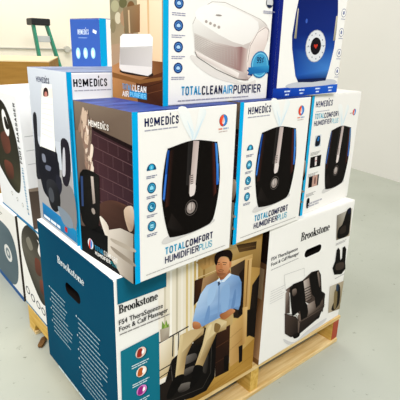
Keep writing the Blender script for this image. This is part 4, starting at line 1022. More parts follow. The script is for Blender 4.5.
   ('P',['b5aa9a','c5bbac','9d9283','a89d8e'],[(130.2,310.6),(162.0,309.7),(158.9,271.5),(132.7,270.5)],0),
   ('P','7e9c4a',[(135.6,309.9),(137.2,333.8),(145.3,318.2),(150.1,332.9),(155.4,314.0),(159.9,318.3),(158.4,306.5)],0),
   ('P','a9c06a',[(143.7,309.6),(148.2,327.8),(152.1,309.1)],0),
  ]),
  ('seated_person_picture', [
   ('P',['3a2c1c','2a2014','1c150e'],[(242.2,249.1),(293.2,248.3),(288.2,207.6),(252.6,206.5)],1),
   ('P',['cdb88e','c8b086','b49a6e','8c7248','a48a60','c0a67c','d2be94','d6c49c'],[(197.6,264.3),(238.1,264.9),(284.6,250.2),(281.6,231.2),(243.0,221.0),(220.4,182.2),(212.6,125.6),(182.1,129.1),(188.3,194.2)],0),
   ('P',['e0cfa8','d8c59c','c8b086','d2be94'],[(197.8,254.4),(208.2,254.7),(200.8,179.8),(188.9,151.5)],1),
   ('P',['d2be94','dccba4','b89e72','a08658','8c7248','a89066','c8b084','d8c59c'],[(293.9,254.8),(326.0,268.8),(373.8,237.4),(373.5,209.2),(334.9,211.6),(305.8,159.3),(284.1,117.8),(254.8,135.9),(281.0,197.0)],0),
   ('P',['e2d2ac','d6c298','c8b086'],[(298.2,242.8),(313.5,244.9),(287.4,182.0),(269.6,146.4)],1),
   ('P','8c7248',[(326.9,249.6),(349.8,231.5),(338.8,213.4),(324.4,223.1)],1),
   ('P','100d0c',[(178.6,129.2),(212.6,125.6),(207.6,101.7),(175.8,67.6),(154.6,68.9),(156.3,90.8)],1),
   ('P','100d0c',[(252.9,135.1),(284.2,116.0),(277.6,83.0),(247.6,60.5),(236.0,68.6),(242.8,97.5)],1),
   ('P',['a9c6e6','c4d9f0','a9c6e6','86a8d2','7294c0','7c9fcb','86a8d2','7294c0','7294c0','95b5da','a2c0e2','86a8d0','7c9fcb','94b4da','b0cae8','bcd4ee','b0cbea'],[(329.7,392.3),(352.8,396.3),(379.5,395.0),(413.8,376.6),(427.0,352.6),(429.5,310.1),(427.6,273.0),(421.1,258.0),(399.1,272.8),(379.5,260.0),(341.2,261.2),(295.8,259.8),(277.2,258.4),(241.5,291.0),(248.5,326.1),(266.5,368.2),(287.0,388.1)],0),
   ('P','7294c0',[(389.4,278.1),(400.2,335.8),(407.1,318.1),(401.0,272.1)],1),
   ('P','7c9fcb',[(283.4,274.0),(298.3,320.3),(304.5,295.6),(297.3,265.3)],1),
   ('P','86a6ce',[(333.1,376.7),(338.4,374.9),(341.0,266.0),(334.8,264.6)],0),
   ('P','a9c6e6',[(296.0,372.1),(322.9,373.6),(318.1,335.1),(294.9,321.6)],1),
   ('P','95b5da',[(344.8,355.1),(376.6,359.0),(376.1,283.1),(351.1,277.4)],1),
   ('P',['cc9468','b87c50','a06840','b87c50'],[(389.6,274.9),(407.6,260.1),(391.2,252.3),(365.6,246.7),(348.6,258.3),(344.2,272.4),(365.8,273.2)],1),
   ('P',['cc9468','b0764e','a86e48'],[(243.2,288.9),(264.9,277.1),(272.1,260.6),(257.2,257.8),(242.1,270.1)],1),
   ('P',['a06a46','b87e58','8f5c3c'],[(341.7,407.1),(369.3,414.3),(377.7,395.6),(353.4,387.4),(335.8,390.3)],1),
   ('P','dbe8f5',[(325.4,392.3),(335.5,396.2),(341.4,382.6),(334.9,376.1)],0),
   ('P','dbe8f5',[(341.5,381.2),(373.8,399.8),(383.3,392.4),(354.0,377.0)],0),
   ('P','40506e',[(329.2,385.3),(336.0,385.9),(340.1,375.8),(331.7,371.4)],0),
   ('P',['c48a62','d8a884','e0ac80','e0ac80','cc946c','b0764e','a87048','b87c56'],[(320.3,456.1),(338.6,461.9),(363.4,450.5),(373.6,430.3),(369.8,406.9),(345.8,396.4),(328.1,405.8),(320.9,429.4)],1),
   ('P',['8f5c3c','9a6a4c','b07c58','9a6a4c'],[(324.1,417.1),(334.6,412.3),(359.5,402.9),(345.8,396.4),(330.8,403.5)],1),
   ('L','5a382a',1.8,[(328.9,422.6),(339.2,421.5),(349.9,416.0)]),
   ('P','241610',[(312.8,455.6),(315.2,474.2),(330.7,480.8),(365.3,476.1),(381.2,461.0),(381.5,443.8),(374.5,430.1),(366.9,450.9),(343.7,461.9),(328.6,457.9),(322.0,440.3)],1),
   ('P','c88c60',[(370.6,435.5),(379.5,434.3),(378.8,418.6),(371.6,419.4)],1),
   ('L','2a1a12',1.8,[(325.0,447.8),(334.3,446.4)]),
   ('L','2a1a12',1.8,[(344.8,443.2),(360.8,436.3)]),
   ('L','1c110c',1.6,[(327.8,442.0),(334.7,439.9)]),
   ('L','1c110c',1.6,[(347.0,435.5),(357.6,431.6)]),
   ('P','c08458',[(335.5,441.8),(341.6,440.0),(345.1,423.3),(333.8,426.1)],1),
   ('L','7a3a32',1.8,[(331.7,417.5),(348.4,411.5)]),
  ]),
  ('teal_panel', [
   ('P','1a6f88',[(8.0,432.0),(150.0,432.0),(150.0,500.0),(8.0,500.0)],0),
  ]),
  ('teal_panel', [
   ('P',['1f7f92','1f7f92','15788e','15788e'],[(11.6,297.6),(127.0,306.4),(130.5,8.0),(9.8,48.6)],0),
  ]),
  ('brand_lettering', [
   ('S','Brookstone',9.9,405.7,114.8,23.0,'1b1b1d'),
  ]),
  ('product_lettering', [
   ('T','FS4 TheraSqueeze',9.7,374.6,128.8,14.0,'3a3a3e',0),
   ('T','Foot & Calf Massager',9.9,356.5,144.6,13.5,'3a3a3e',0),
   ('F','8d8a88',10.4,345.7,150,3,1,0),
  ]),
  ('feature_icon', [
   ('E','0f4a5c',71.5,266.3,17,17),
   ('E','e8d0c4',69.5,268.3,16,16),
   ('P','a23c30',[(57.5,259.3),(71.5,256.3),(73.5,278.3),(61.5,279.3)],1),
   ('P','ffffff',[(72.5,262.3),(79.5,265.3),(78.5,274.3),(73.5,272.3)],1),
  ]),
  ('>icon_caption', [
   ('F','cfe2e6',41.5,236.3,52,3.2,2,7),
  ]),
  ('feature_icon', [
   ('E','0f4a5c',72.3,206.3,17,17),
   ('E','f2e6da',70.3,208.3,16,16),
   ('P','c06a34',[(58.3,199.3),(72.3,196.3),(74.3,218.3),(62.3,219.3)],1),
   ('P','ffffff',[(73.3,202.3),(80.3,205.3),(79.3,214.3),(74.3,212.3)],1),
  ]),
  ('>icon_caption', [
   ('F','cfe2e6',42.3,176.3,52,3.2,2,7),
  ]),
  ('feature_icon', [
   ('E','0f4a5c',72.2,146.4,17,17),
   ('E','d890cc',70.2,148.4,16,16),
   ('P','a03088',[(58.2,139.4),(72.2,136.4),(74.2,158.4),(62.2,159.4)],1),
   ('P','ffffff',[(73.2,142.4),(80.2,145.4),(79.2,154.4),(74.2,152.4)],1),
  ]),
  ('>icon_caption', [
   ('F','cfe2e6',42.2,116.4,52,3.2,2,7),
  ]),
 ],
 'A.left': [
  ('brand_lettering', [
   ('S','Brookstone',143.3,410.6,178.2,22.6,'e6eef0'),
  ]),
  ('bullet_lettering', [
   ('E','c8d8de',60.9,293.2,3.4,3.4),
   ('F','a9c4cf',70.9,290.7,108.0,3.6,1,0),
   ('F','a9c4cf',70.9,275.2,100.7,3.6,1,0),
   ('F','a9c4cf',70.9,259.7,116.8,3.6,1,0),
   ('E','c8d8de',60.9,246.7,3.4,3.4),
   ('F','a9c4cf',70.9,244.2,103.5,3.6,1,0),
   ('F','a9c4cf',70.9,228.7,98.7,3.6,1,0),
   ('E','c8d8de',60.9,215.7,3.4,3.4),
   ('F','a9c4cf',70.9,213.2,117.1,3.6,1,0),
   ('F','a9c4cf',70.9,197.7,145.5,3.6,1,0),
   ('F','a9c4cf',70.9,182.2,139.0,3.6,1,0),
   ('E','c8d8de',60.9,169.2,3.4,3.4),
   ('F','a9c4cf',70.9,166.7,137.1,3.6,1,0),
   ('F','a9c4cf',70.9,151.2,107.2,3.6,1,0),
   ('F','a9c4cf',70.9,135.7,124.5,3.6,1,0),
  ]),
  ('bullet_lettering', [
   ('E','c8d8de',253.7,286.4,3.4,3.4),
   ('F','a9c4cf',263.7,283.9,131.6,3.6,1,0),
   ('F','a9c4cf',263.7,267.9,125.4,3.6,1,0),
   ('F','a9c4cf',263.7,251.9,121.4,3.6,1,0),
   ('F','a9c4cf',263.7,235.9,127.9,3.6,1,0),
   ('E','c8d8de',253.7,222.4,3.4,3.4),
   ('F','a9c4cf',263.7,219.9,170.6,3.6,1,0),
   ('F','a9c4cf',263.7,203.9,164.7,3.6,1,0),
   ('F','a9c4cf',263.7,187.9,163.4,3.6,1,0),
   ('E','c8d8de',253.7,174.4,3.4,3.4),
   ('F','a9c4cf',263.7,171.9,163.0,3.6,1,0),
   ('F','a9c4cf',263.7,155.9,126.6,3.6,1,0),
   ('E','c8d8de',253.7,142.4,3.4,3.4),
   ('F','a9c4cf',263.7,139.9,133.6,3.6,1,0),
   ('F','a9c4cf',263.7,123.9,152.6,3.6,1,0),
   ('E','c8d8de',253.7,110.4,3.4,3.4),
   ('F','a9c4cf',263.7,107.9,158.9,3.6,1,0),
   ('F','a9c4cf',263.7,91.9,166.3,3.6,1,0),
   ('F','a9c4cf',263.7,75.9,167.8,3.6,1,0),
   ('F','a9c4cf',263.7,59.9,120.2,3.6,1,0),
  ]),
  ('footer_lettering', [
   ('F','c9dade',81.9,0.0,250,8,1,0),
  ]),
 ],
 'B.front': [
  ('brand_lettering', [
   ('S','Brookstone',164.0,414.4,168.2,30.6,'1b1b1d'),
  ]),
  ('product_lettering', [
   ('T','FS4 TheraSqueeze',19.2,387.2,133.3,12.1,'4a4a4e',0),
   ('T','Foot & Calf Massager',20.4,368.1,141.2,12.0,'4a4a4e',0),
   ('F','b4b3b3',21.4,352.9,140,2.6,1,0),
  ]),
  ('small_print', [
   ('F','cfcece',29.6,272.5,75,2,6,9),
  ]),
  ('callout_line', [
   ('L','b9b8b8',1.2,[(105.5,256.3),(92.4,313.4),(201.9,304.2)]),
   ('L','b9b8b8',1.2,[(201.9,304.2),(207.4,271.3)]),
  ]),
  ('massager_picture', [
   ('P','d9d8d8',[(123.9,50.5),(195.5,4.4),(267.7,21.8),(387.5,26.5),(363.3,8.4),(222.9,0.0),(158.7,9.9)],1),
   ('P',['6a5b52','5a4c44','4a3e38','5f5048','3f342f','332a26','2a2220','3a302b','4a3f3a'],[(107.1,251.9),(147.2,259.2),(200.8,256.8),(248.4,273.7),(293.1,267.5),(312.0,242.8),(332.2,166.5),(359.6,143.2),(358.7,66.3)],0),
   ('P',['7d6d64','5c4e47','3a302c','2e2623','3a2f2b','55483f','6f6058'],[(108.9,215.3),(187.2,135.1),(344.1,140.0),(355.7,149.1),(364.1,87.1),(333.6,56.2),(276.5,45.4)],0),
   ('P',['5a4c46','43372f','2c2320','241c1a','2c2422','4a3e38'],[(117.4,154.9),(184.0,117.6),(214.0,80.8),(210.3,27.3),(166.4,38.2),(129.2,69.7)],0),
   ('P',['8a7a70','5f5148','40352f','6a5b52'],[(195.8,118.8),(347.0,125.5),(363.5,90.1),(209.2,34.1)],0),
   ('P',['3a302b','2a2220','2a2220'],[(214.0,80.8),(355.8,81.2),(336.2,49.6),(214.0,27.5)],0),
   ('P',['a3948a','7d6d64','4f433d','3f342f','6e5f57'],[(110.0,238.9),(123.7,251.5),(136.0,213.2),(145.6,147.6),(119.7,153.9)],0),
   ('P','17110f',[(130.4,251.5),(147.0,260.9),(200.8,256.8),(219.6,215.6),(234.8,155.0),(259.3,128.1),(256.3,87.9),(219.3,85.6),(205.7,132.0),(162.7,126.3),(143.4,194.1)],0),
   ('P','17110f',[(238.2,262.2),(248.7,272.0),(294.8,265.3),(318.2,197.7),(326.1,170.5),(355.7,149.1),(330.0,109.5),(307.5,103.0),(289.9,155.8),(268.3,176.8)],0),
   ('P',['cfc4bc','9a8b82','6f6058','8c7d74'],[(206.4,251.7),(237.2,254.3),(268.1,163.9),(237.6,153.0)],0),
   ('P',['4a3e38','2b2320','2b2320','4a3e38'],[(216.8,218.3),(253.6,217.0),(254.2,213.4),(217.5,213.9)],0),
   ('P',['4a3e38','2b2320','2b2320','4a3e38'],[(220.5,206.9),(257.2,205.5),(257.9,201.9),(221.2,202.5)],0),
   ('P',['4a3e38','2b2320','2b2320','4a3e38'],[(224.2,195.5),(260.9,194.0),(261.6,190.4),(225.0,191.0)],0),
   ('P',['4a3e38','2b2320','2b2320','4a3e38'],[(228.0,184.0),(264.6,182.4),(265.3,178.7),(228.8,179.4)],0),
   ('P',['4a3e38','2b2320','2b2320','4a3e38'],[(231.8,172.4),(268.4,170.7),(269.0,167.0),(232.6,167.8)],0),
   ('P',['4a3e38','2b2320','2b2320','4a3e38'],[(235.7,160.6),(272.1,158.9),(272.8,155.2),(236.4,156.1)],0),
   ('P',['b7aaa1','8a7b72','5f5249','83756c'],[(247.0,141.6),(291.2,142.2),(308.6,97.2),(262.8,94.2)],0),
   ('P',['a09188','7a6b62','4a3e38','6a5b52'],[(285.7,259.8),(295.2,263.5),(321.0,196.8),(312.0,189.5)],0),
   ('P',['8d7f76','5f5249','3f352f'],[(145.9,238.0),(166.8,236.2),(172.2,216.2),(154.6,210.4)],1),
   ('L','1c1513',2,[(115.0,155.9),(186.8,122.4),(210.1,82.4),(366.6,95.3)]),
   ('P','1a1412',[(177.5,43.8),(217.7,34.8),(217.9,18.6),(190.4,22.0)],1),
   ('P','1a1412',[(306.7,58.1),(339.6,60.2),(336.6,47.6),(317.4,50.0)],1),
  ]),
  ('detail_picture', [
   ('P',['8f8a80','d6d2c8','b5aa98','7a6f5f'],[(366.8,461.6),(467.9,467.5),(474.8,354.9),(385.0,359.6)],0),
   ('P','1b1714',[(427.2,460.7),(439.1,471.8),(459.6,465.4),(466.7,395.8),(461.7,360.3),(393.8,364.0),(388.2,403.3),(411.1,417.3)],1),
   ('P','38302a',[(402.0,399.8),(433.2,408.0),(440.4,378.1),(404.1,379.4)],1),
   ('P','20233a',[(435.2,468.7),(455.5,468.2),(460.9,449.3),(441.9,449.6)],0),
  ]),
  ('detail_picture', [
   ('P','16120f',[(397.3,316.5),(407.6,323.4),(421.4,309.6),(433.1,264.3),(444.3,269.4),(437.6,315.3),(452.1,317.5),(465.7,301.1),(472.5,243.8),(481.5,212.5),(455.5,197.2),(404.5,211.5),(385.9,245.5),(398.1,270.9)],0),
   ('P','4a3f38',[(408.3,255.2),(457.4,248.4),(464.0,220.5),(414.3,227.9)],1),
  ]),
  ('detail_picture', [
   ('P',['c9c2b4','b5a890','8a7a5c','b9ad98'],[(384.6,167.7),(481.5,159.4),(481.5,31.6),(398.3,44.9)],0),
   ('P','2a241f',[(428.8,131.8),(447.6,156.1),(465.6,123.0),(471.1,61.9),(441.8,41.1),(418.0,55.2),(430.9,90.8)],1),
   ('P','8a7a58',[(422.4,129.7),(442.8,131.2),(452.8,55.2),(435.0,53.0)],1),
   ('P','3a4a5c',[(429.9,157.8),(443.8,157.4),(450.3,128.5),(436.3,129.1)],1),
  ]),
  ('>picture_caption', [
   ('F','bdbcbc',412.6,189.9,70,3,1,0),
  ]),
  ('>picture_caption', [
   ('F','bdbcbc',385.5,343.0,70,2.6,2,5),
  ]),
 ],
 'B.left': [
  ('lifestyle_picture', [
   ('P',['6a4c34','8f6a44','5a3f2c','3c2a20'],[(0,0),(478.0,0),(478.0,497.0),(0,497.0)],0),
   ('P',['a57d58','c09a74','7c5a3c'],[(418.0,20),(478.0,20),(478.0,330)],0),
   ('P','2a1d17',[(408.0,380),(478.0,380),(478.0,497.0),(408.0,497.0)],0),
   ('P','9a8468',[(418.0,250),(470.0,250),(470.0,360),(418.0,360)],0),
  ]),
 ],
 'E.left': [
  ('brand_logo', [
   ('G',47.4,179.2,68.1,19.0,'dbe6f4'),
   ('F','a9c0e4',49.9,166.2,55,2,1,0),
  ]),
  ('offer_tag', [
   ('P','dbe6f4',[(142.1,198.3),(163.9,192.0),(159.6,180.7),(138.8,187.0)],0),
  ]),
  ('feature_icon', [
   ('E','a8d8ec',43.8,109.6,14.1,21.1),
   ('E','d9f0f6',42.4,108.0,7.7,13.6),
  ]),
  ('feature_icon', [
   ('E','a8d8ec',90.6,110.9,13.7,20.8),
   ('E','d9f0f6',89.3,109.4,7.5,13.4),
  ]),
  ('feature_icon', [
   ('E','a8d8ec',136.6,112.3,13.3,20.4),
   ('E','d9f0f6',135.3,110.8,7.2,13.2),
  ]),
 ],
 'E.front': [
  ('edge_strip', [
   ('P','0ea9da',[(0.0,0.0),(32.0,0.0),(32.0,237.0),(0.0,237.0)],0),
  ]),
 ],
 'L1.left': [
  ('massager_picture', [
   ('P',['45412f','2a2822','2f2c24','3c3a30','55513f','3a3828','2a2822','3a3828'],[(0.0,414.0),(114.4,436.7),(208.8,422.2),(275.7,342.2),(295.5,241.5),(267.6,144.4),(224.1,102.8),(120.5,127.2),(0.0,220.0)],1),
   ('P',['6a4438','7a4a3c','5a3c30'],[(111.4,302.2),(197.0,323.1),(208.7,260.3),(135.3,238.9)],1),
   ('P',['7a4a3c','5a3c30','4a3428'],[(111.6,203.6),(202.7,207.5),(196.5,153.3),(126.3,144.4)],1),
   ('P','f1f0ee',[(165.0,389.4),(196.0,400.1),(224.2,341.4),(203.3,309.8),(167.5,332.9)],1),
   ('P','2a2822',[(180.4,370.3),(204.2,376.9),(224.2,341.4),(190.6,336.3)],1),
  ]),
  ('product_lettering', [
   ('T','FOOT MASSAGER',319.0,232,205,21,'22242a',1,90),
  ]),
  ('series_lettering', [
   ('P','6aa0c0',[(306.0,45.0),(319.0,45.0),(319.0,51.5),(306.0,51.5)],0),
   ('P','6aa0c0',[(304.0,56.7),(319.0,56.7),(319.0,60.3),(304.0,60.3)],0),
   ('P','6aa0c0',[(302.0,63.3),(319.0,63.3),(319.0,69.3),(302.0,69.3)],0),
   ('P','6aa0c0',[(304.0,74.3),(319.0,74.3),(319.0,80.3),(304.0,80.3)],0),
   ('P','6aa0c0',[(306.0,85.2),(319.0,85.2),(319.0,89.3),(306.0,89.3)],0),
   ('P','6aa0c0',[(302.0,92.7),(319.0,92.7),(319.0,98.0),(302.0,98.0)],0),
   ('P','6aa0c0',[(304.0,102.3),(319.0,102.3),(319.0,107.9),(304.0,107.9)],0),
   ('P','6aa0c0',[(302.0,112.4),(319.0,112.4),(319.0,117.8),(302.0,117.8)],0),
   ('P','6aa0c0',[(302.0,122.2),(319.0,122.2),(319.0,128.4),(302.0,128.4)],0),
   ('P','6aa0c0',[(302.0,133.4),(319.0,133.4),(319.0,139.8),(302.0,139.8)],0),
   ('P','6aa0c0',[(302.0,145.1),(319.0,145.1),(319.0,151.5),(302.0,151.5)],0),
   ('P','6aa0c0',[(306.0,156.7),(319.0,156.7),(319.0,160.9),(306.0,160.9)],0),
   ('P','6aa0c0',[(304.0,164.3),(319.0,164.3),(319.0,170.5),(304.0,170.5)],0),
   ('P','6aa0c0',[(304.0,175.5),(319.0,175.5),(319.0,180.4),(304.0,180.4)],0),
   ('P','6aa0c0',[(304.0,184.3),(319.0,184.3),(319.0,190.6),(304.0,190.6)],0),
   ('P','6aa0c0',[(302.0,195.8),(319.0,195.8),(319.0,202.0),(302.0,202.0)],0),
   ('P','6aa0c0',[(306.0,207.1),(319.0,207.1),(319.0,211.0),(306.0,211.0)],0),
   ('P','6aa0c0',[(306.0,214.1),(319.0,214.1),(319.0,218.2),(306.0,218.2)],0),
  ]),
  ('feature_icon', [
   ('E','5b6064',152.2,83.6,8,8),
   ('E','f4f3f0',152.2,83.6,6,6),
  ]),
  ('feature_icon', [
   ('E','5b6064',207.1,74.9,8,8),
   ('E','f4f3f0',207.1,74.9,6,6),
  ]),
  ('feature_icon', [
   ('E','5b6064',259.7,66.6,8,8),
   ('E','f4f3f0',259.7,66.6,6,6),
  ]),
  ('feature_icon', [
   ('E','5b6064',310.1,58.6,8,8),
   ('E','f4f3f0',310.1,58.6,6,6),
  ]),
  ('edge_strip', [
   ('P','2f8fc0',[(0.0,0.0),(345.0,0.0),(345.0,7.0),(0.0,7.0)],0),
  ]),
 ],
 'L1.front': [
  ('picture_band', [
   ('P','97897c',[(0.0,0.0),(460.0,0.0),(460.0,150.0),(0.0,150.0)],0),
   ('P',['6f6259','a89a8c','8a7c70','5f544c'],[(0,0),(460.0,0),(460.0,90),(0,140)],0),
  ]),
  ('rule_lines', [
   ('L','b6b8bc',2,[(10,330),(460.0,330)]),
   ('L','b6b8bc',2,[(10,282),(460.0,282)]),
   ('L','b6b8bc',2,[(10,235),(460.0,235)]),
   ('L','c3c5c9',1.5,[(40,330),(40,190)]),
  ]),
 ],
 'L3.left': [
  ('massager_picture', [
   ('P',['55524a','3f3d36','45423a','3a3832','5a564c','6b675c','4a473f','38362f','3f3c34','55524a','6f6b60'],[(44.4,330.8),(110.8,377.5),(182.1,381.8),(248.6,343.9),(277.9,270.5),(275.9,174.1),(242.7,104.1),(190.5,86.7),(127.7,121.8),(59.3,187.7),(24.1,260.3)],1),
   ('P','8a867a',[(80.9,306.3),(119.3,332.3),(151.6,299.7),(115.3,277.8)],1),
   ('P',['7a4a3c','5a3c30','6a4438'],[(162.6,263.4),(212.3,267.2),(208.5,208.8),(158.0,203.6)],1),
   ('P',['8a5444','6a4438','5a3c30'],[(193.4,185.7),(242.6,191.3),(241.1,141.1),(191.4,134.3)],1),
   ('P','eceae6',[(203.3,350.5),(221.0,345.3),(201.5,302.7),(253.5,283.9),(283.3,296.0),(244.8,327.1)],1),
  ]),
  ('feature_icon', [
   ('E','5b6064',39.1,71.7,23.1,16.7),
   ('E','eceae6',39.1,71.7,15.4,11.5),
  ]),
  ('feature_icon', [
   ('E','5b6064',91.1,60.1,22.1,16.5),
   ('E','eceae6',91.1,60.1,14.7,11.3),
  ]),
  ('feature_icon', [
   ('E','5b6064',148.3,56.9,21.0,16.1),
   ('E','eceae6',148.3,56.9,14.0,11.1),
  ]),
  ('feature_icon', [
   ('E','5b6064',197.9,53.5,20.1,15.8),
   ('E','eceae6',197.9,53.5,13.4,10.9),
  ]),
  ('edge_strip', [
   ('P','2f86ac',[(0.0,378.0),(330.0,378.0),(330.0,387.0),(0.0,387.0)],0),
  ]),
  ('edge_strip', [
   ('P','2f86ac',[(0.0,0.0),(330.0,0.0),(330.0,7.0),(0.0,7.0)],0),
  ]),
 ],
 'L2.left': [
  ('massager_picture', [
   ('P',['6f8088','5f7078','63747c','6a7b82','7d8d94','6a7a82'],[(46.2,296.6),(210.8,329.9),(302.9,292.1),(332.7,193.7),(298.7,81.2),(210.7,25.4),(71.7,19.9),(0.0,44.6)],1),
   ('E','e6e6e4',193.1,184.8,55.7,42.4),
   ('E','8a969a',193.1,184.8,33.7,26.7),
   ('E','d8d8d6',193.1,184.8,16.9,13.3),
  ]),
  ('edge_strip', [
   ('P','3c6ea4',[(0.0,0.0),(360.0,0.0),(360.0,24.0),(0.0,24.0)],0),
  ]),
  ('small_print', [
   ('F','a5a39d',60,375.0,110,6,2,12),
  ]),
 ],
 'L2.front': [
  ('print_panel', [
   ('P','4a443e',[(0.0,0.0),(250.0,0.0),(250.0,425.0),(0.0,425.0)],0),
   ('F','b5aea4',8,40,14,6,10,14),
  ]),
 ],
 'H2.left': [
  ('lifestyle_picture', [
   ('P','0f0d10',[(0.0,0.0),(247.7,0.0),(247.7,389.4),(0.0,389.4)],0),
   ('P',['8f8072','7c6c5f','77675a','6b5a50'],[(4.2,389.4),(247.7,389.4),(247.7,313.8),(0.0,292.6)],0),
   ('P',['85756a','8a7a6c','55403d','6f5d55'],[(0.0,316.9),(101.3,332.4),(103.4,101.3),(0.0,64.5)],0),
   ('P',['4b3338','3a2429','46303a','5a3e42','503439'],[(88.6,337.4),(247.7,321.5),(245.9,98.6),(93.9,98.3),(78.7,282.2)],0),
   ('L','74595c',1.5,[(96.0,322.4),(247.7,306.9)]),
   ('L','72575a',1.2,[(113.0,317.3),(112.1,291.9)]),
   ('L','72575a',1.2,[(154.7,314.6),(154.2,290.4)]),
   ('L','72575a',1.2,[(194.1,312.2),(194.0,289.0)]),
   ('L','72575a',1.2,[(231.5,309.8),(231.7,287.7)]),
   ('L','74595c',1.5,[(95.0,292.1),(247.7,279.4)]),
   ('L','72575a',1.2,[(131.8,286.0),(131.0,260.7)]),
   ('L','72575a',1.2,[(172.8,284.2),(172.5,260.0)]),
   ('L','72575a',1.2,[(211.7,282.6),(211.7,259.5)]),
   ('L','74595c',1.5,[(93.9,261.2),(247.7,251.4)]),
   ('L','72575a',1.2,[(107.6,255.9),(106.7,229.3)]),
   ('L','72575a',1.2,[(150.4,254.9),(149.9,229.6)]),
   ('L','72575a',1.2,[(190.9,254.0),(190.7,229.8)]),
   ('L','72575a',1.2,[(229.1,253.1),(229.3,230.1)]),
   ('L','74595c',1.5,[(92.8,229.7),(247.2,222.7)]),
   ('L','72575a',1.2,[(126.9,224.0),(126.1,197.5)]),
   ('L','72575a',1.2,[(169.0,223.9),(168.6,198.7)]),
   ('L','72575a',1.2,[(208.8,223.9),(208.8,199.8)]),
   ('L','74595c',1.5,[(91.7,197.4),(246.2,193.4)]),
   ('L','72575a',1.2,[(102.0,191.5),(101.0,163.8)]),
   ('L','72575a',1.2,[(146.0,192.4),(145.4,165.9)]),
   ('L','72575a',1.2,[(187.4,193.2),(187.2,168.0)]),
   ('L','72575a',1.2,[(226.6,193.9),(226.8,169.9)]),
   ('L','74595c',1.5,[(90.5,164.5),(245.1,163.5)]),
   ('L','72575a',1.2,[(121.7,159.1),(120.9,131.4)]),
   ('L','72575a',1.2,[(165.0,160.9),(164.5,134.5)]),
   ('L','72575a',1.2,[(205.8,162.6),(205.8,137.5)]),
   ('L','74595c',1.5,[(89.3,130.8),(244.1,132.9)]),
   ('L','72575a',1.2,[(96.1,124.0),(95.0,94.9)]),
   ('L','72575a',1.2,[(141.3,126.9),(140.6,99.2)]),
   ('L','72575a',1.2,[(183.9,129.6),(183.6,103.3)]),
   ('L','72575a',1.2,[(224.0,132.1),(224.2,107.1)]),
   ('P','241416',[(88.7,338.5),(247.7,321.5),(247.7,312.1),(122.3,326.5),(92.4,331.1)],0),
   ('P','c9b09c',[(56.1,213.6),(64.8,230.7),(74.8,227.5),(67.0,209.6)],1),
   ('P','d8c4b2',[(62.6,219.3),(69.3,238.7),(75.9,233.8),(69.7,213.2)],1),
   ('P','b7a190',[(49.2,203.6),(58.2,222.4),(68.3,218.7),(60.2,198.9)],1),
   ('P','d8c4b2',[(62.7,210.9),(71.9,239.6),(80.4,232.0),(72.0,201.4)],1),
   ('P','c9b09c',[(71.4,217.5),(77.9,233.3),(84.9,229.7),(79.0,213.1)],1),
   ('P','b7a190',[(62.6,210.1),(73.1,241.5),(83.1,233.3),(73.5,200.0)],1),
   ('P','d8c4b2',[(66.1,214.5),(75.0,246.4),(82.6,237.4),(74.4,203.4)],1),
   ('P','8d786c',[(60.4,216.0),(66.3,235.0),(71.8,229.9),(66.3,209.8)],1),
   ('P','a58f80',[(52.3,213.8),(60.8,236.3),(69.4,230.8),(61.6,207.0)],1),
   ('P','c9b09c',[(63.8,224.6),(73.4,255.9),(82.1,247.3),(73.2,214.0)],1),
   ('P','e4d4c6',[(70.7,226.6),(79.4,244.9),(89.2,241.2),(81.4,221.8)],1),
   ('P','e4d4c6',[(51.9,219.4),(62.9,245.5),(74.6,239.6),(64.6,212.0)],1),
   ('P','c9b09c',[(65.2,228.7),(71.6,244.9),(78.2,241.1),(72.4,223.9)],1),
   ('P','e4d4c6',[(74.9,226.8),(81.3,255.5),(85.8,246.7),(79.8,216.0)],1),
   ('P','cdb7a4',[(61.7,235.9),(71.4,252.4),(82.8,249.6),(74.3,232.4)],1),
   ('P','8d786c',[(63.6,233.5),(72.9,254.8),(82.8,250.0),(74.5,227.5)],1),
   ('P','e4d4c6',[(69.7,233.8),(76.1,250.2),(82.8,246.2),(77.0,228.9)],1),
   ('P','8d786c',[(61.6,236.3),(68.1,258.3),(73.7,252.1),(67.7,228.6)],1),
   ('P','d8c4b2',[(62.6,235.3),(70.7,266.9),(76.8,257.5),(69.3,223.7)],1),
   ('P','9b8071',[(61.9,234.7),(70.0,259.0),(77.6,252.5),(70.2,226.7)],1),
   ('P','c9b09c',[(49.5,237.6),(60.4,262.3),(72.0,256.6),(62.2,230.6)],1),
   ('P','cdb7a4',[(57.2,245.0),(63.6,265.1),(69.6,259.6),(63.6,238.2)],1),
   ('P','8d786c',[(50.8,235.9),(58.9,261.3),(66.1,254.3),(58.7,227.3)],1),
   ('P','c9b09c',[(59.2,256.0),(67.3,272.1),(76.5,268.7),(69.2,251.7)],1),
   ('P','9b8071',[(47.2,242.9),(57.2,271.3),(66.6,263.7),(57.5,233.6)],1),
   ('P','8d786c',[(62.0,255.4),(71.9,287.0),(80.7,278.1),(71.7,244.4)],1),
   ('P','a58f80',[(51.5,254.8),(58.7,275.1),(65.6,269.7),(59.0,248.1)],1),
   ('P','c9b09c',[(64.7,257.0),(71.4,278.1),(77.6,272.3),(71.4,249.7)],1),
   ('P','cdb7a4',[(71.3,254.8),(77.7,273.3),(84.0,268.4),(78.1,248.7)],1),
   ('P','a58f80',[(63.5,253.4),(69.8,275.5),(75.0,269.1),(69.2,245.5)],1),
   ('P','9b8071',[(63.3,256.5),(72.9,279.3),(83.2,273.8),(74.5,249.7)],1),
   ('P','8d786c',[(64.8,255.1),(72.2,281.0),(78.4,273.5),(71.5,245.9)],1),
   ('P','8d786c',[(53.6,256.4),(61.3,274.7),(69.4,270.3),(62.4,250.9)],1),
   ('P','d8c4b2',[(63.5,260.7),(69.4,280.0),(74.6,274.5),(69.1,253.9)],1),
   ('P','9b8071',[(52.2,260.1),(57.9,279.7),(62.8,274.0),(57.4,253.1)],1),
   ('P','a58f80',[(48.2,260.5),(55.3,282.6),(61.8,276.4),(55.1,252.9)],1),
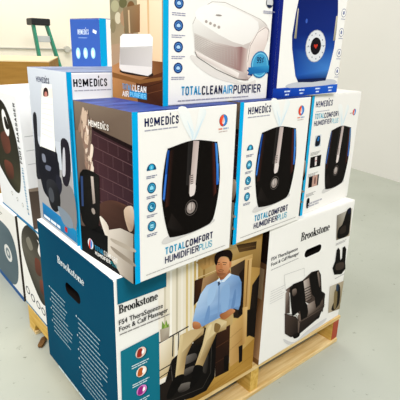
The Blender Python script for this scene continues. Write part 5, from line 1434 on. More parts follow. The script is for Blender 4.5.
   ('P','8d786c',[(46.3,264.7),(52.6,295.4),(56.0,285.5),(49.8,252.6)],1),
   ('P','e4d4c6',[(70.0,264.2),(78.1,294.9),(84.7,285.7),(77.1,252.9)],1),
   ('P','d8c4b2',[(60.6,265.4),(69.3,289.2),(77.9,282.9),(69.9,257.6)],1),
   ('P','9b8071',[(76.5,281.3),(81.9,296.7),(87.4,292.5),(82.4,276.2)],1),
   ('P','8d786c',[(53.0,271.3),(63.3,298.3),(73.5,291.2),(64.2,262.6)],1),
   ('P','e4d4c6',[(72.6,272.3),(82.2,296.9),(92.3,290.6),(83.6,264.5)],1),
   ('P','a58f80',[(59.1,284.8),(67.7,308.3),(76.1,301.9),(68.3,277.0)],1),
   ('P','e4d4c6',[(53.3,280.5),(61.4,301.1),(69.6,295.7),(62.2,273.9)],1),
   ('P','d8c4b2',[(67.9,287.7),(74.2,305.3),(80.4,300.5),(74.6,281.8)],1),
   ('P','d8c4b2',[(53.0,279.8),(59.6,307.6),(64.2,298.9),(57.8,269.1)],1),
   ('P','8d786c',[(64.0,277.5),(72.8,306.7),(80.6,298.2),(72.4,267.0)],1),
   ('P','a58f80',[(44.3,289.8),(51.1,313.2),(56.6,306.2),(50.2,281.2)],1),
   ('P','8d786c',[(45.5,288.2),(50.4,304.6),(54.5,299.7),(49.9,282.3)],1),
   ('P','8d786c',[(59.6,293.1),(70.2,322.1),(80.3,314.0),(70.8,283.2)],1),
   ('P','a58f80',[(52.0,294.9),(59.2,320.1),(65.1,312.5),(58.3,285.6)],1),
   ('P','9b8071',[(60.9,292.4),(66.7,312.1),(71.5,306.2),(66.2,285.2)],1),
   ('P','9b8071',[(47.2,299.1),(52.3,316.2),(56.4,311.0),(51.7,292.8)],1),
   ('P','c9b09c',[(52.0,296.9),(60.8,317.9),(69.9,312.4),(61.9,290.1)],1),
   ('P','9b8071',[(50.6,290.6),(58.5,316.9),(65.3,309.1),(57.9,281.0)],1),
   ('P','cdb7a4',[(51.7,300.1),(58.7,318.5),(65.4,313.4),(59.1,293.8)],1),
   ('P','9b8071',[(57.8,298.0),(65.6,326.9),(71.6,318.1),(64.3,287.1)],1),
   ('P','9b8071',[(51.8,293.3),(61.8,321.3),(71.3,313.4),(62.1,283.6)],1),
   ('P','d8c4b2',[(52.7,304.2),(61.7,333.4),(69.3,324.7),(61.0,293.6)],1),
   ('P','cdb7a4',[(58.2,300.7),(66.8,324.6),(75.2,317.9),(67.3,292.5)],1),
   ('P','8d786c',[(57.1,314.4),(65.0,329.5),(73.9,325.9),(66.8,310.0)],1),
   ('P','8d786c',[(56.8,315.5),(65.3,332.8),(74.8,328.5),(67.1,310.2)],1),
   ('P','d8c4b2',[(61.4,315.6),(70.0,343.5),(77.6,335.2),(69.6,305.4)],1),
   ('P','c9b09c',[(51.7,306.3),(59.7,321.4),(68.7,317.9),(61.5,301.9)],1),
   ('P','8d786c',[(38.4,304.1),(48.0,334.4),(56.2,325.4),(47.2,293.1)],1),
   ('P','a58f80',[(57.5,319.3),(65.6,347.0),(72.4,338.5),(64.8,308.9)],1),
   ('P','c9b09c',[(61.3,321.0),(69.4,341.6),(77.7,335.8),(70.3,314.0)],1),
   ('P','9b8071',[(67.5,321.6),(73.8,342.3),(79.2,336.0),(73.4,314.0)],1),
   ('P','9b8071',[(25.9,322.2),(34.1,339.4),(42.7,334.9),(35.3,316.8)],1),
   ('P','cdb7a4',[(57.1,318.2),(65.1,340.8),(72.7,334.3),(65.3,310.1)],1),
   ('P','8d786c',[(44.7,319.7),(50.7,346.0),(54.3,337.5),(48.5,309.3)],1),
   ('P','b7a190',[(37.7,314.2),(45.3,340.5),(51.3,332.4),(44.1,304.3)],1),
   ('P','c9b09c',[(59.1,331.6),(64.9,349.2),(70.2,344.0),(64.8,325.3)],1),
   ('P','e4d4c6',[(67.0,325.1),(73.4,350.3),(78.2,342.4),(72.2,315.3)],1),
   ('P','a58f80',[(69.9,334.1),(74.8,348.1),(79.4,344.0),(74.9,329.1)],1),
   ('P','9b8071',[(47.1,329.9),(52.6,349.7),(56.8,343.5),(51.6,322.4)],1),
   ('P','e4d4c6',[(59.6,334.4),(66.6,357.9),(72.6,350.7),(66.0,325.5)],1),
   ('P','d8c4b2',[(49.5,332.7),(58.1,355.9),(66.4,349.2),(58.5,324.4)],1),
   ('P','9b8071',[(52.1,332.5),(61.0,362.2),(68.3,353.1),(60.1,321.3)],1),
   ('P','a58f80',[(34.6,333.0),(41.1,358.8),(45.5,350.5),(39.2,322.9)],1),
   ('P','a58f80',[(83.3,340.6),(88.1,358.1),(92.3,352.7),(87.7,334.0)],1),
   ('P','cdb7a4',[(49.8,341.4),(59.1,370.0),(67.2,361.3),(58.6,330.7)],1),
   ('P','9b8071',[(64.7,347.8),(71.7,362.8),(79.4,358.8),(73.0,342.8)],1),
   ('P','d8c4b2',[(51.3,348.5),(57.1,367.9),(61.9,361.9),(56.4,341.2)],1),
   ('P','9b8071',[(57.4,343.5),(64.0,365.1),(69.5,358.4),(63.4,335.4)],1),
   ('P','c9b09c',[(54.5,350.3),(63.1,370.5),(71.9,364.8),(64.2,343.3)],1),
   ('P','c9b09c',[(67.3,346.6),(73.0,374.2),(76.2,365.1),(70.7,335.4)],1),
   ('P','8d786c',[(62.1,344.8),(70.5,364.7),(79.1,359.1),(71.5,338.0)],1),
   ('P','cdb7a4',[(56.8,345.6),(64.8,372.3),(71.4,364.0),(64.0,335.4)],1),
   ('P','cdb7a4',[(44.1,353.1),(53.3,377.9),(61.9,370.5),(53.5,344.1)],1),
   ('P',['5e4238','6b4a3c','3c2823','3e2a26','4a322c'],[(103.0,150.1),(162.1,181.2),(226.3,184.7),(247.7,172.6),(244.6,115.0),(156.3,92.6),(107.9,100.1)],1),
   ('P',['cbb5a0','d8c6b4','9f8878','b59f8c'],[(212.1,171.3),(247.7,188.7),(247.3,139.7),(227.8,128.6)],1),
   ('P',['d9d0c6','c8c0b6','a89e92','9c9184','b3a99c','d8cfc4'],[(139.4,99.8),(195.8,123.1),(246.8,125.3),(242.5,0.0),(176.8,3.6),(133.6,18.8)],0),
   ('P',['e9e2d8','cfc4b6','d9d0c6'],[(105.5,125.3),(144.6,111.7),(137.5,73.3)],1),
   ('P','9c9184',[(154.4,63.6),(244.5,56.4),(244.1,46.3),(170.9,51.4)],1),
   ('P','b3a99c',[(155.8,84.8),(245.7,91.3),(245.3,81.4),(168.1,76.2)],1),
   ('P',['0b0a0c','1a1818','2a2624','151313','0b0a0c'],[(21.4,213.9),(100.9,230.2),(111.2,204.6),(97.5,96.8),(19.3,85.8)],1),
   ('P',['c9bdb5','a49890','8f837c'],[(73.8,218.0),(86.4,219.7),(89.6,154.1),(77.3,148.1)],0),
   ('P','3a4f78',[(24.0,206.8),(35.7,209.4),(31.3,130.1),(20.9,127.1)],0),
   ('E','a59a92',78.0,130.2,8.7,8.0),
   ('P','0e0d10',[(0.0,71.0),(140.5,84.8),(137.3,38.9),(185.5,7.2),(188.8,0.0),(0.0,0.0)],0),
  ]),
  ('brand_logo', [
   ('G',76.4,339.2,86.0,13.9,'f4efe9'),
  ]),
  ('product_lettering', [
   ('E','e2e6ea',55.8,35.5,13.4,14.4),
   ('P','d8452e',[(50.1,43.2),(57.1,48.4),(54.5,22.4),(46.3,25.1)],1),
   ('P','3f8fd6',[(57.0,47.0),(64.7,40.0),(61.5,27.7),(54.5,22.4)],1),
   ('T','TOTAL',76.1,26.7,42.0,13.1,'2a9ac4',1),
   ('T','COMFORT',119.2,27.5,60.7,12.8,'f2f0ec',1),
   ('T','HUMIDIFIER',76.9,13.4,69.8,10.4,'f2f0ec',1),
   ('T','PLUS',148.0,12.9,28.4,9.9,'2aa5b0',0),
  ]),
  ('edge_strip', [
   ('P','17a6d4',[(0.0,0.0),(9.0,0.0),(9.0,389.4),(0.0,389.4)],0),
  ]),
 ],
 'H3.left': [
  ('lifestyle_picture', [
   ('P','0f0d10',[(0.0,0.0),(247.7,0.0),(247.7,389.4),(0.0,389.4)],0),
   ('P',['8f8072','7c6c5f','77675a','6b5a50'],[(4.2,389.4),(247.7,389.4),(247.7,313.8),(0.0,292.6)],0),
   ('P',['85756a','8a7a6c','55403d','6f5d55'],[(0.0,316.9),(101.3,332.4),(103.4,101.3),(0.0,64.5)],0),
   ('P',['4b3338','3a2429','46303a','5a3e42','503439'],[(88.6,337.4),(247.7,321.5),(245.9,98.6),(93.9,98.3),(78.7,282.2)],0),
   ('L','74595c',1.5,[(96.0,322.4),(247.7,306.9)]),
   ('L','72575a',1.2,[(113.0,317.3),(112.1,291.9)]),
   ('L','72575a',1.2,[(154.7,314.6),(154.2,290.4)]),
   ('L','72575a',1.2,[(194.1,312.2),(194.0,289.0)]),
   ('L','72575a',1.2,[(231.5,309.8),(231.7,287.7)]),
   ('L','74595c',1.5,[(95.0,292.1),(247.7,279.4)]),
   ('L','72575a',1.2,[(131.8,286.0),(131.0,260.7)]),
   ('L','72575a',1.2,[(172.8,284.2),(172.5,260.0)]),
   ('L','72575a',1.2,[(211.7,282.6),(211.7,259.5)]),
   ('L','74595c',1.5,[(93.9,261.2),(247.7,251.4)]),
   ('L','72575a',1.2,[(107.6,255.9),(106.7,229.3)]),
   ('L','72575a',1.2,[(150.4,254.9),(149.9,229.6)]),
   ('L','72575a',1.2,[(190.9,254.0),(190.7,229.8)]),
   ('L','72575a',1.2,[(229.1,253.1),(229.3,230.1)]),
   ('L','74595c',1.5,[(92.8,229.7),(247.2,222.7)]),
   ('L','72575a',1.2,[(126.9,224.0),(126.1,197.5)]),
   ('L','72575a',1.2,[(169.0,223.9),(168.6,198.7)]),
   ('L','72575a',1.2,[(208.8,223.9),(208.8,199.8)]),
   ('L','74595c',1.5,[(91.7,197.4),(246.2,193.4)]),
   ('L','72575a',1.2,[(102.0,191.5),(101.0,163.8)]),
   ('L','72575a',1.2,[(146.0,192.4),(145.4,165.9)]),
   ('L','72575a',1.2,[(187.4,193.2),(187.2,168.0)]),
   ('L','72575a',1.2,[(226.6,193.9),(226.8,169.9)]),
   ('L','74595c',1.5,[(90.5,164.5),(245.1,163.5)]),
   ('L','72575a',1.2,[(121.7,159.1),(120.9,131.4)]),
   ('L','72575a',1.2,[(165.0,160.9),(164.5,134.5)]),
   ('L','72575a',1.2,[(205.8,162.6),(205.8,137.5)]),
   ('L','74595c',1.5,[(89.3,130.8),(244.1,132.9)]),
   ('L','72575a',1.2,[(96.1,124.0),(95.0,94.9)]),
   ('L','72575a',1.2,[(141.3,126.9),(140.6,99.2)]),
   ('L','72575a',1.2,[(183.9,129.6),(183.6,103.3)]),
   ('L','72575a',1.2,[(224.0,132.1),(224.2,107.1)]),
   ('P','241416',[(88.7,338.5),(247.7,321.5),(247.7,312.1),(122.3,326.5),(92.4,331.1)],0),
   ('P','c9b09c',[(56.1,213.6),(64.8,230.7),(74.8,227.5),(67.0,209.6)],1),
   ('P','d8c4b2',[(62.6,219.3),(69.3,238.7),(75.9,233.8),(69.7,213.2)],1),
   ('P','b7a190',[(49.2,203.6),(58.2,222.4),(68.3,218.7),(60.2,198.9)],1),
   ('P','d8c4b2',[(62.7,210.9),(71.9,239.6),(80.4,232.0),(72.0,201.4)],1),
   ('P','c9b09c',[(71.4,217.5),(77.9,233.3),(84.9,229.7),(79.0,213.1)],1),
   ('P','b7a190',[(62.6,210.1),(73.1,241.5),(83.1,233.3),(73.5,200.0)],1),
   ('P','d8c4b2',[(66.1,214.5),(75.0,246.4),(82.6,237.4),(74.4,203.4)],1),
   ('P','8d786c',[(60.4,216.0),(66.3,235.0),(71.8,229.9),(66.3,209.8)],1),
   ('P','a58f80',[(52.3,213.8),(60.8,236.3),(69.4,230.8),(61.6,207.0)],1),
   ('P','c9b09c',[(63.8,224.6),(73.4,255.9),(82.1,247.3),(73.2,214.0)],1),
   ('P','e4d4c6',[(70.7,226.6),(79.4,244.9),(89.2,241.2),(81.4,221.8)],1),
   ('P','e4d4c6',[(51.9,219.4),(62.9,245.5),(74.6,239.6),(64.6,212.0)],1),
   ('P','c9b09c',[(65.2,228.7),(71.6,244.9),(78.2,241.1),(72.4,223.9)],1),
   ('P','e4d4c6',[(74.9,226.8),(81.3,255.5),(85.8,246.7),(79.8,216.0)],1),
   ('P','cdb7a4',[(61.7,235.9),(71.4,252.4),(82.8,249.6),(74.3,232.4)],1),
   ('P','8d786c',[(63.6,233.5),(72.9,254.8),(82.8,250.0),(74.5,227.5)],1),
   ('P','e4d4c6',[(69.7,233.8),(76.1,250.2),(82.8,246.2),(77.0,228.9)],1),
   ('P','8d786c',[(61.6,236.3),(68.1,258.3),(73.7,252.1),(67.7,228.6)],1),
   ('P','d8c4b2',[(62.6,235.3),(70.7,266.9),(76.8,257.5),(69.3,223.7)],1),
   ('P','9b8071',[(61.9,234.7),(70.0,259.0),(77.6,252.5),(70.2,226.7)],1),
   ('P','c9b09c',[(49.5,237.6),(60.4,262.3),(72.0,256.6),(62.2,230.6)],1),
   ('P','cdb7a4',[(57.2,245.0),(63.6,265.1),(69.6,259.6),(63.6,238.2)],1),
   ('P','8d786c',[(50.8,235.9),(58.9,261.3),(66.1,254.3),(58.7,227.3)],1),
   ('P','c9b09c',[(59.2,256.0),(67.3,272.1),(76.5,268.7),(69.2,251.7)],1),
   ('P','9b8071',[(47.2,242.9),(57.2,271.3),(66.6,263.7),(57.5,233.6)],1),
   ('P','8d786c',[(62.0,255.4),(71.9,287.0),(80.7,278.1),(71.7,244.4)],1),
   ('P','a58f80',[(51.5,254.8),(58.7,275.1),(65.6,269.7),(59.0,248.1)],1),
   ('P','c9b09c',[(64.7,257.0),(71.4,278.1),(77.6,272.3),(71.4,249.7)],1),
   ('P','cdb7a4',[(71.3,254.8),(77.7,273.3),(84.0,268.4),(78.1,248.7)],1),
   ('P','a58f80',[(63.5,253.4),(69.8,275.5),(75.0,269.1),(69.2,245.5)],1),
   ('P','9b8071',[(63.3,256.5),(72.9,279.3),(83.2,273.8),(74.5,249.7)],1),
   ('P','8d786c',[(64.8,255.1),(72.2,281.0),(78.4,273.5),(71.5,245.9)],1),
   ('P','8d786c',[(53.6,256.4),(61.3,274.7),(69.4,270.3),(62.4,250.9)],1),
   ('P','d8c4b2',[(63.5,260.7),(69.4,280.0),(74.6,274.5),(69.1,253.9)],1),
   ('P','9b8071',[(52.2,260.1),(57.9,279.7),(62.8,274.0),(57.4,253.1)],1),
   ('P','a58f80',[(48.2,260.5),(55.3,282.6),(61.8,276.4),(55.1,252.9)],1),
   ('P','8d786c',[(46.3,264.7),(52.6,295.4),(56.0,285.5),(49.8,252.6)],1),
   ('P','e4d4c6',[(70.0,264.2),(78.1,294.9),(84.7,285.7),(77.1,252.9)],1),
   ('P','d8c4b2',[(60.6,265.4),(69.3,289.2),(77.9,282.9),(69.9,257.6)],1),
   ('P','9b8071',[(76.5,281.3),(81.9,296.7),(87.4,292.5),(82.4,276.2)],1),
   ('P','8d786c',[(53.0,271.3),(63.3,298.3),(73.5,291.2),(64.2,262.6)],1),
   ('P','e4d4c6',[(72.6,272.3),(82.2,296.9),(92.3,290.6),(83.6,264.5)],1),
   ('P','a58f80',[(59.1,284.8),(67.7,308.3),(76.1,301.9),(68.3,277.0)],1),
   ('P','e4d4c6',[(53.3,280.5),(61.4,301.1),(69.6,295.7),(62.2,273.9)],1),
   ('P','d8c4b2',[(67.9,287.7),(74.2,305.3),(80.4,300.5),(74.6,281.8)],1),
   ('P','d8c4b2',[(53.0,279.8),(59.6,307.6),(64.2,298.9),(57.8,269.1)],1),
   ('P','8d786c',[(64.0,277.5),(72.8,306.7),(80.6,298.2),(72.4,267.0)],1),
   ('P','a58f80',[(44.3,289.8),(51.1,313.2),(56.6,306.2),(50.2,281.2)],1),
   ('P','8d786c',[(45.5,288.2),(50.4,304.6),(54.5,299.7),(49.9,282.3)],1),
   ('P','8d786c',[(59.6,293.1),(70.2,322.1),(80.3,314.0),(70.8,283.2)],1),
   ('P','a58f80',[(52.0,294.9),(59.2,320.1),(65.1,312.5),(58.3,285.6)],1),
   ('P','9b8071',[(60.9,292.4),(66.7,312.1),(71.5,306.2),(66.2,285.2)],1),
   ('P','9b8071',[(47.2,299.1),(52.3,316.2),(56.4,311.0),(51.7,292.8)],1),
   ('P','c9b09c',[(52.0,296.9),(60.8,317.9),(69.9,312.4),(61.9,290.1)],1),
   ('P','9b8071',[(50.6,290.6),(58.5,316.9),(65.3,309.1),(57.9,281.0)],1),
   ('P','cdb7a4',[(51.7,300.1),(58.7,318.5),(65.4,313.4),(59.1,293.8)],1),
   ('P','9b8071',[(57.8,298.0),(65.6,326.9),(71.6,318.1),(64.3,287.1)],1),
   ('P','9b8071',[(51.8,293.3),(61.8,321.3),(71.3,313.4),(62.1,283.6)],1),
   ('P','d8c4b2',[(52.7,304.2),(61.7,333.4),(69.3,324.7),(61.0,293.6)],1),
   ('P','cdb7a4',[(58.2,300.7),(66.8,324.6),(75.2,317.9),(67.3,292.5)],1),
   ('P','8d786c',[(57.1,314.4),(65.0,329.5),(73.9,325.9),(66.8,310.0)],1),
   ('P','8d786c',[(56.8,315.5),(65.3,332.8),(74.8,328.5),(67.1,310.2)],1),
   ('P','d8c4b2',[(61.4,315.6),(70.0,343.5),(77.6,335.2),(69.6,305.4)],1),
   ('P','c9b09c',[(51.7,306.3),(59.7,321.4),(68.7,317.9),(61.5,301.9)],1),
   ('P','8d786c',[(38.4,304.1),(48.0,334.4),(56.2,325.4),(47.2,293.1)],1),
   ('P','a58f80',[(57.5,319.3),(65.6,347.0),(72.4,338.5),(64.8,308.9)],1),
   ('P','c9b09c',[(61.3,321.0),(69.4,341.6),(77.7,335.8),(70.3,314.0)],1),
   ('P','9b8071',[(67.5,321.6),(73.8,342.3),(79.2,336.0),(73.4,314.0)],1),
   ('P','9b8071',[(25.9,322.2),(34.1,339.4),(42.7,334.9),(35.3,316.8)],1),
   ('P','cdb7a4',[(57.1,318.2),(65.1,340.8),(72.7,334.3),(65.3,310.1)],1),
   ('P','8d786c',[(44.7,319.7),(50.7,346.0),(54.3,337.5),(48.5,309.3)],1),
   ('P','b7a190',[(37.7,314.2),(45.3,340.5),(51.3,332.4),(44.1,304.3)],1),
   ('P','c9b09c',[(59.1,331.6),(64.9,349.2),(70.2,344.0),(64.8,325.3)],1),
   ('P','e4d4c6',[(67.0,325.1),(73.4,350.3),(78.2,342.4),(72.2,315.3)],1),
   ('P','a58f80',[(69.9,334.1),(74.8,348.1),(79.4,344.0),(74.9,329.1)],1),
   ('P','9b8071',[(47.1,329.9),(52.6,349.7),(56.8,343.5),(51.6,322.4)],1),
   ('P','e4d4c6',[(59.6,334.4),(66.6,357.9),(72.6,350.7),(66.0,325.5)],1),
   ('P','d8c4b2',[(49.5,332.7),(58.1,355.9),(66.4,349.2),(58.5,324.4)],1),
   ('P','9b8071',[(52.1,332.5),(61.0,362.2),(68.3,353.1),(60.1,321.3)],1),
   ('P','a58f80',[(34.6,333.0),(41.1,358.8),(45.5,350.5),(39.2,322.9)],1),
   ('P','a58f80',[(83.3,340.6),(88.1,358.1),(92.3,352.7),(87.7,334.0)],1),
   ('P','cdb7a4',[(49.8,341.4),(59.1,370.0),(67.2,361.3),(58.6,330.7)],1),
   ('P','9b8071',[(64.7,347.8),(71.7,362.8),(79.4,358.8),(73.0,342.8)],1),
   ('P','d8c4b2',[(51.3,348.5),(57.1,367.9),(61.9,361.9),(56.4,341.2)],1),
   ('P','9b8071',[(57.4,343.5),(64.0,365.1),(69.5,358.4),(63.4,335.4)],1),
   ('P','c9b09c',[(54.5,350.3),(63.1,370.5),(71.9,364.8),(64.2,343.3)],1),
   ('P','c9b09c',[(67.3,346.6),(73.0,374.2),(76.2,365.1),(70.7,335.4)],1),
   ('P','8d786c',[(62.1,344.8),(70.5,364.7),(79.1,359.1),(71.5,338.0)],1),
   ('P','cdb7a4',[(56.8,345.6),(64.8,372.3),(71.4,364.0),(64.0,335.4)],1),
   ('P','cdb7a4',[(44.1,353.1),(53.3,377.9),(61.9,370.5),(53.5,344.1)],1),
   ('P',['5e4238','6b4a3c','3c2823','3e2a26','4a322c'],[(103.0,150.1),(162.1,181.2),(226.3,184.7),(247.7,172.6),(244.6,115.0),(156.3,92.6),(107.9,100.1)],1),
   ('P',['cbb5a0','d8c6b4','9f8878','b59f8c'],[(212.1,171.3),(247.7,188.7),(247.3,139.7),(227.8,128.6)],1),
   ('P',['d9d0c6','c8c0b6','a89e92','9c9184','b3a99c','d8cfc4'],[(139.4,99.8),(195.8,123.1),(246.8,125.3),(242.5,0.0),(176.8,3.6),(133.6,18.8)],0),
   ('P',['e9e2d8','cfc4b6','d9d0c6'],[(105.5,125.3),(144.6,111.7),(137.5,73.3)],1),
   ('P','9c9184',[(154.4,63.6),(244.5,56.4),(244.1,46.3),(170.9,51.4)],1),
   ('P','b3a99c',[(155.8,84.8),(245.7,91.3),(245.3,81.4),(168.1,76.2)],1),
   ('P',['0b0a0c','1a1818','2a2624','151313','0b0a0c'],[(21.4,213.9),(100.9,230.2),(111.2,204.6),(97.5,96.8),(19.3,85.8)],1),
   ('P',['c9bdb5','a49890','8f837c'],[(73.8,218.0),(86.4,219.7),(89.6,154.1),(77.3,148.1)],0),
   ('P','3a4f78',[(24.0,206.8),(35.7,209.4),(31.3,130.1),(20.9,127.1)],0),
   ('E','a59a92',78.0,130.2,8.7,8.0),
   ('P','0e0d10',[(0.0,71.0),(140.5,84.8),(137.3,38.9),(185.5,7.2),(188.8,0.0),(0.0,0.0)],0),
  ]),
  ('brand_logo', [
   ('G',76.4,339.2,86.0,13.9,'f4efe9'),
  ]),
  ('product_lettering', [
   ('E','e2e6ea',55.8,35.5,13.4,14.4),
   ('P','d8452e',[(50.1,43.2),(57.1,48.4),(54.5,22.4),(46.3,25.1)],1),
   ('P','3f8fd6',[(57.0,47.0),(64.7,40.0),(61.5,27.7),(54.5,22.4)],1),
   ('T','TOTAL',76.1,26.7,42.0,13.1,'2a9ac4',1),
   ('T','COMFORT',119.2,27.5,60.7,12.8,'f2f0ec',1),
   ('T','HUMIDIFIER',76.9,13.4,69.8,10.4,'f2f0ec',1),
   ('T','PLUS',148.0,12.9,28.4,9.9,'2aa5b0',0),
  ]),
  ('edge_strip', [
   ('P','17a6d4',[(0.0,0.0),(9.0,0.0),(9.0,389.4),(0.0,389.4)],0),
  ]),
 ],
}

def slot_cutter(cx, cz, L, T, depth, axis):
    bm = bmesh.new(); pts = []
    for s_, sgn in ((1, 1), (-1, -1)):
        for i in range(9):
            a = -math.pi/2 + math.pi*i/8
            pts.append((cx + sgn*(L/2-T/2) + sgn*T/2*math.cos(a), cz + sgn*T/2*math.sin(a)))
    def P(p, d): return (p[0], d, p[1]) if axis == 'y' else (d, p[0], p[1])
    a = [bm.verts.new(P(p, -0.02)) for p in pts]; b = [bm.verts.new(P(p, depth)) for p in pts]; n = len(pts)
    bm.faces.new(a); bm.faces.new(b[::-1])
    for i in range(n): bm.faces.new((a[i], b[i], b[(i+1) % n], a[(i+1) % n]))
    bmesh.ops.recalc_face_normals(bm, faces=bm.faces); return bm
def carton(key, name, label, dims, art_key, body='white', top=None, left=None, hole=None, group=None, cat='box', seam='x', tilt=0.0):
    x, y, z, yaw, w, d, h = dims
    e = empty(name, (x, y, z + PALLET_H), yaw, label, cat, group); e.rotation_euler = (0, tilt, yaw)
    bm = bmesh.new(); bm_box(bm, 0, 0, 0, w, d, h-0.002, 0.0025, 2)
    for f in bm.faces:
        if left and f.normal.x < -0.9: f.material_index = 1
    o = finish(bm, 'carton_body', [M[body], M[left] if left else M[body], M['hole']], e)
    if hole:
        cb = slot_cutter(*hole); c = finish(cb, 'cutter', [M['hole']]); c.parent = e
        md = o.modifiers.new('b', 'BOOLEAN'); md.operation = 'DIFFERENCE'; md.object = c; md.solver = 'EXACT'; md.material_mode = 'TRANSFER'
        bpy.context.view_layer.update(); me = bpy.data.meshes.new_from_object(o.evaluated_get(bpy.context.evaluated_depsgraph_get()))
        o.modifiers.clear(); o.data = me; bpy.data.objects.remove(c)
    tm = M[top or body]                                     # two closing flaps meeting in a seam
    if seam == 'x': fl = ((0.001, 0.001, w-0.001, d/2-0.0012), (0.001, d/2+0.0012, w-0.001, d-0.001))
    else: fl = ((0.001, 0.001, w/2-0.0012, d-0.001), (w/2+0.0012, 0.001, w-0.001, d-0.001))
    for a in fl: boxobj('top_flap', a[0], a[1], h-0.0021, a[2], a[3], h-0.0001, tm, e, 0.0004)
    for face in ('front', 'left'):
        layer = 0
        place = (lambda u, v, k: (u, -k, v)) if face == 'front' else (lambda u, v, k: (-k, d-u, v))
        for pn, prims in ART.get(art_key + '.' + face, []):
            p = Print(place, layer); p.run(prims); layer = p.layer
            if pn[0] == '>': p.build(pn[1:], last)
            else: last = p.build(pn, e)
    return e
carton('a', 'massager_box', 'dark teal and white massager carton with seated man picture, at the pallet front corner', (0.0, 0.0, 0.0, 0.0, 0.506, 0.478, 0.5), 'A', left='teal', hole=(0.2406, 0.3522, 0.0984, 0.0360, 0.05, 'x'))
carton('b', 'massager_box', 'white massager carton with handle slot and black massager picture, at pallet right end', (0.5321, -0.0049, 0.0, 0.0226, 0.4815, 0.478, 0.497), 'B', hole=(0.2448, 0.3572, 0.0975, 0.0300, 0.05, 'y'))
carton('h1', 'humidifier_box', 'humidifier carton with brown brick bedroom picture on its side, above the teal carton', (0.0292, -0.0486, 0.5, 0.0581, 0.3115, 0.2477, 0.3894), 'H1', top='blue', group='humidifier cartons in the middle row')
carton('h2', 'humidifier_box', 'middle humidifier carton in the row of three, under the blue and white carton', (0.3583, -0.0229, 0.5, 0.0581, 0.3103, 0.2477, 0.3894), 'H2', top='blue', group='humidifier cartons in the middle row')
carton('h3', 'humidifier_box', 'humidifier carton with small detail photos down its front, right end of the row', (0.7032, 0.0177, 0.497, 0.0913, 0.3208, 0.2477, 0.3894), 'H3', group='humidifier cartons in the middle row')
carton('h0', 'product_box', 'tall pale carton with white sticker and blue corner stripe, behind the brick picture carton', (0.0141, 0.22, 0.5, 0.0, 0.3, 0.258, 0.4517), 'H0', body='cool', top='pale')
carton('p', 'air_purifier_box', 'air purifier carton with round blue badge, on top of the humidifier cartons', (0.1384, -0.001, 0.8894, 0.03, 0.35, 0.212, 0.33), 'P')
carton('d', 'humidifier_box', 'white carton with deep blue humidifier and dial picture, topmost at right', (0.4993, -0.001, 0.8894, 0.055, 0.325, 0.24, 0.42), 'D')
carton('e', 'small_box', 'small royal blue carton with three pale ovals, upright behind the tall pale carton', (0.4, 0.78, 0.871, 0.2, 0.11, 0.18, 0.237), 'E', left='royal', top='navy')
carton('l3', 'foot_massager_box', 'white carton with dark oval massager picture, on pallet directly behind the teal carton', (0.055, 0.53, 0.0, 0.0, 0.42, 0.33, 0.387), 'L3')
carton('l2', 'foot_massager_box', 'cream carton with grey picture, white disc and blue bottom stripe, lowest at left edge', (0.108, 1.07, -0.125, 0.0, 0.25, 0.36, 0.425), 'L2')
carton('l1', 'foot_massager_box', 'white foot massager carton with vertical lettering, upper box at left edge', (0.05, 0.665, 0.39, 0.0, 0.46, 0.345, 0.467), 'L1', tilt=-0.03, body='cool', seam='y')

# ------------------------------------------------------------------ things further back
kc = empty('cardboard_carton', (0.788, 2.258, 0), -0.45, 'large brown cardboard carton standing on the floor behind the stack', 'carton')
KW, KD, KH = 1.0, 1.15, 1.017
for nm, a in (('side_panel', (-KW, 0, 0, 0, .008, KH)), ('side_panel', (-KW, KD-.008, 0, 0, KD, KH)), ('side_panel', (-KW, .008, 0, -KW+.008, KD-.008, KH)), ('side_panel', (-.008, .008, 0, 0, KD-.008, KH))):
    boxobj(nm, *a, M['kraft'], kc)
boxobj('bottom_panel', -KW+.008, .008, 0, -.008, KD-.008, .008, M['kraft'], kc)
for a in ((-KW, 0, KD/2-.003), (-KW, KD/2+.003, KD)): boxobj('top_flap', -KW, a[1], KH, 0, a[2], KH+.008, M['kraft_lit'], kc)  # flaps paler than the side panels: overhead light put into their colour

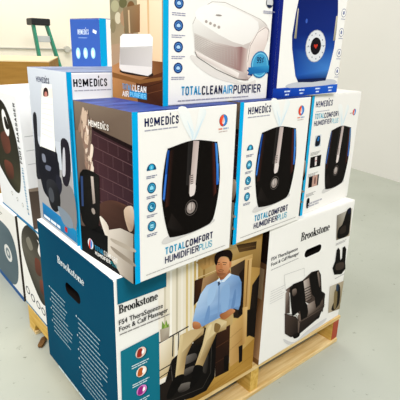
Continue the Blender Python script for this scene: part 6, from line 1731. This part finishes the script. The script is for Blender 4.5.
LAD = {'lt': (1.624, 4.75, 1.344), 'lb': (1.686, 4.5, 0.0), 'rt': (1.785, 4.75, 1.344), 'rb': (2.048, 4.5, 0.0)}
la = empty('step_ladder', (LAD['lb'][0], LAD['lb'][1], 0), 0, 'green step ladder with black top standing by the back wall', 'ladder')
def rel(p): return (p[0]-LAD['lb'][0], p[1]-LAD['lb'][1], p[2])
def lerp(a, b, t): return tuple(a[i]*(1-t)+b[i]*t for i in range(3))
lt, lb, rt, rb = (rel(LAD[k]) for k in ('lt', 'lb', 'rt', 'rb'))
bar('rail', lb, lt, .03, .06, M['green'], la, .004); bar('rail', rb, rt, .03, .06, M['green'], la, .004)
for p, q_ in ((lb, lt), (rb, rt)):
    bar('rear_leg', (p[0]+.22, p[1]+.6, 0), (q_[0]+.02, q_[1]+.06, q_[2]), .03, .03, M['green'], la, .003)
for t in (.2, .43, .66, .88):
    a, b = lerp(lb, lt, t), lerp(rb, rt, t); bar('step', a, b, .07, .025, M['metal'] if t == .88 else M['black'], la, .003)
a, b = lt, rt
boxobj('top_cap', a[0]-.03, a[1]-.05, a[2]-.01, b[0]+.03, b[1]+.13, a[2]+.065, M['black'], la, .008)

CON = {'j': (2.279, 5.344, 1.065)}
cn = empty('wall_conduit', (CON['j'][0], CON['j'][1], CON['j'][2]), WY, 'thin grey conduit with round junction box along the back wall', 'conduit')
bm = bmesh.new(); bmesh.ops.create_cone(bm, segments=10, radius1=.011, radius2=.011, depth=7.0, cap_ends=True)
bmesh.ops.transform(bm, matrix=Matrix.Translation((-1.6, -.011, 0)) @ Matrix.Rotation(math.pi/2, 4, 'Y'), verts=bm.verts); finish(bm, 'pipe', M['pipe'], cn)
bm = bmesh.new(); bmesh.ops.create_cone(bm, segments=20, radius1=.045, radius2=.04, depth=.05, cap_ends=True)
bmesh.ops.transform(bm, matrix=Matrix.Translation((0, -.026, 0)) @ Matrix.Rotation(math.pi/2, 4, 'X'), verts=bm.verts); finish(bm, 'junction_box', M['pipe'], cn)

def chip(loc, sc, rz, seed, label):
    rnd = random.Random(seed); bm = bmesh.new(); bmesh.ops.create_icosphere(bm, subdivisions=2, radius=1)
    for v in bm.verts: v.co = Vector((v.co.x*sc[0], v.co.y*sc[1], v.co.z*sc[2]))*rnd.uniform(.75, 1.2)
    zmin = min(v.co.z for v in bm.verts)
    for v in bm.verts: v.co.z -= zmin
    o = finish(bm, 'wood_chip', M['chip']); o.location = loc; o.rotation_euler = (0, 0, rz); o['label'] = label; o['category'] = 'wood chip'
chip((0.055, 0.717, 0), (.035, .014, .008), .9, 1, 'curl of brown bark on the floor beside the yellow pallet edge')
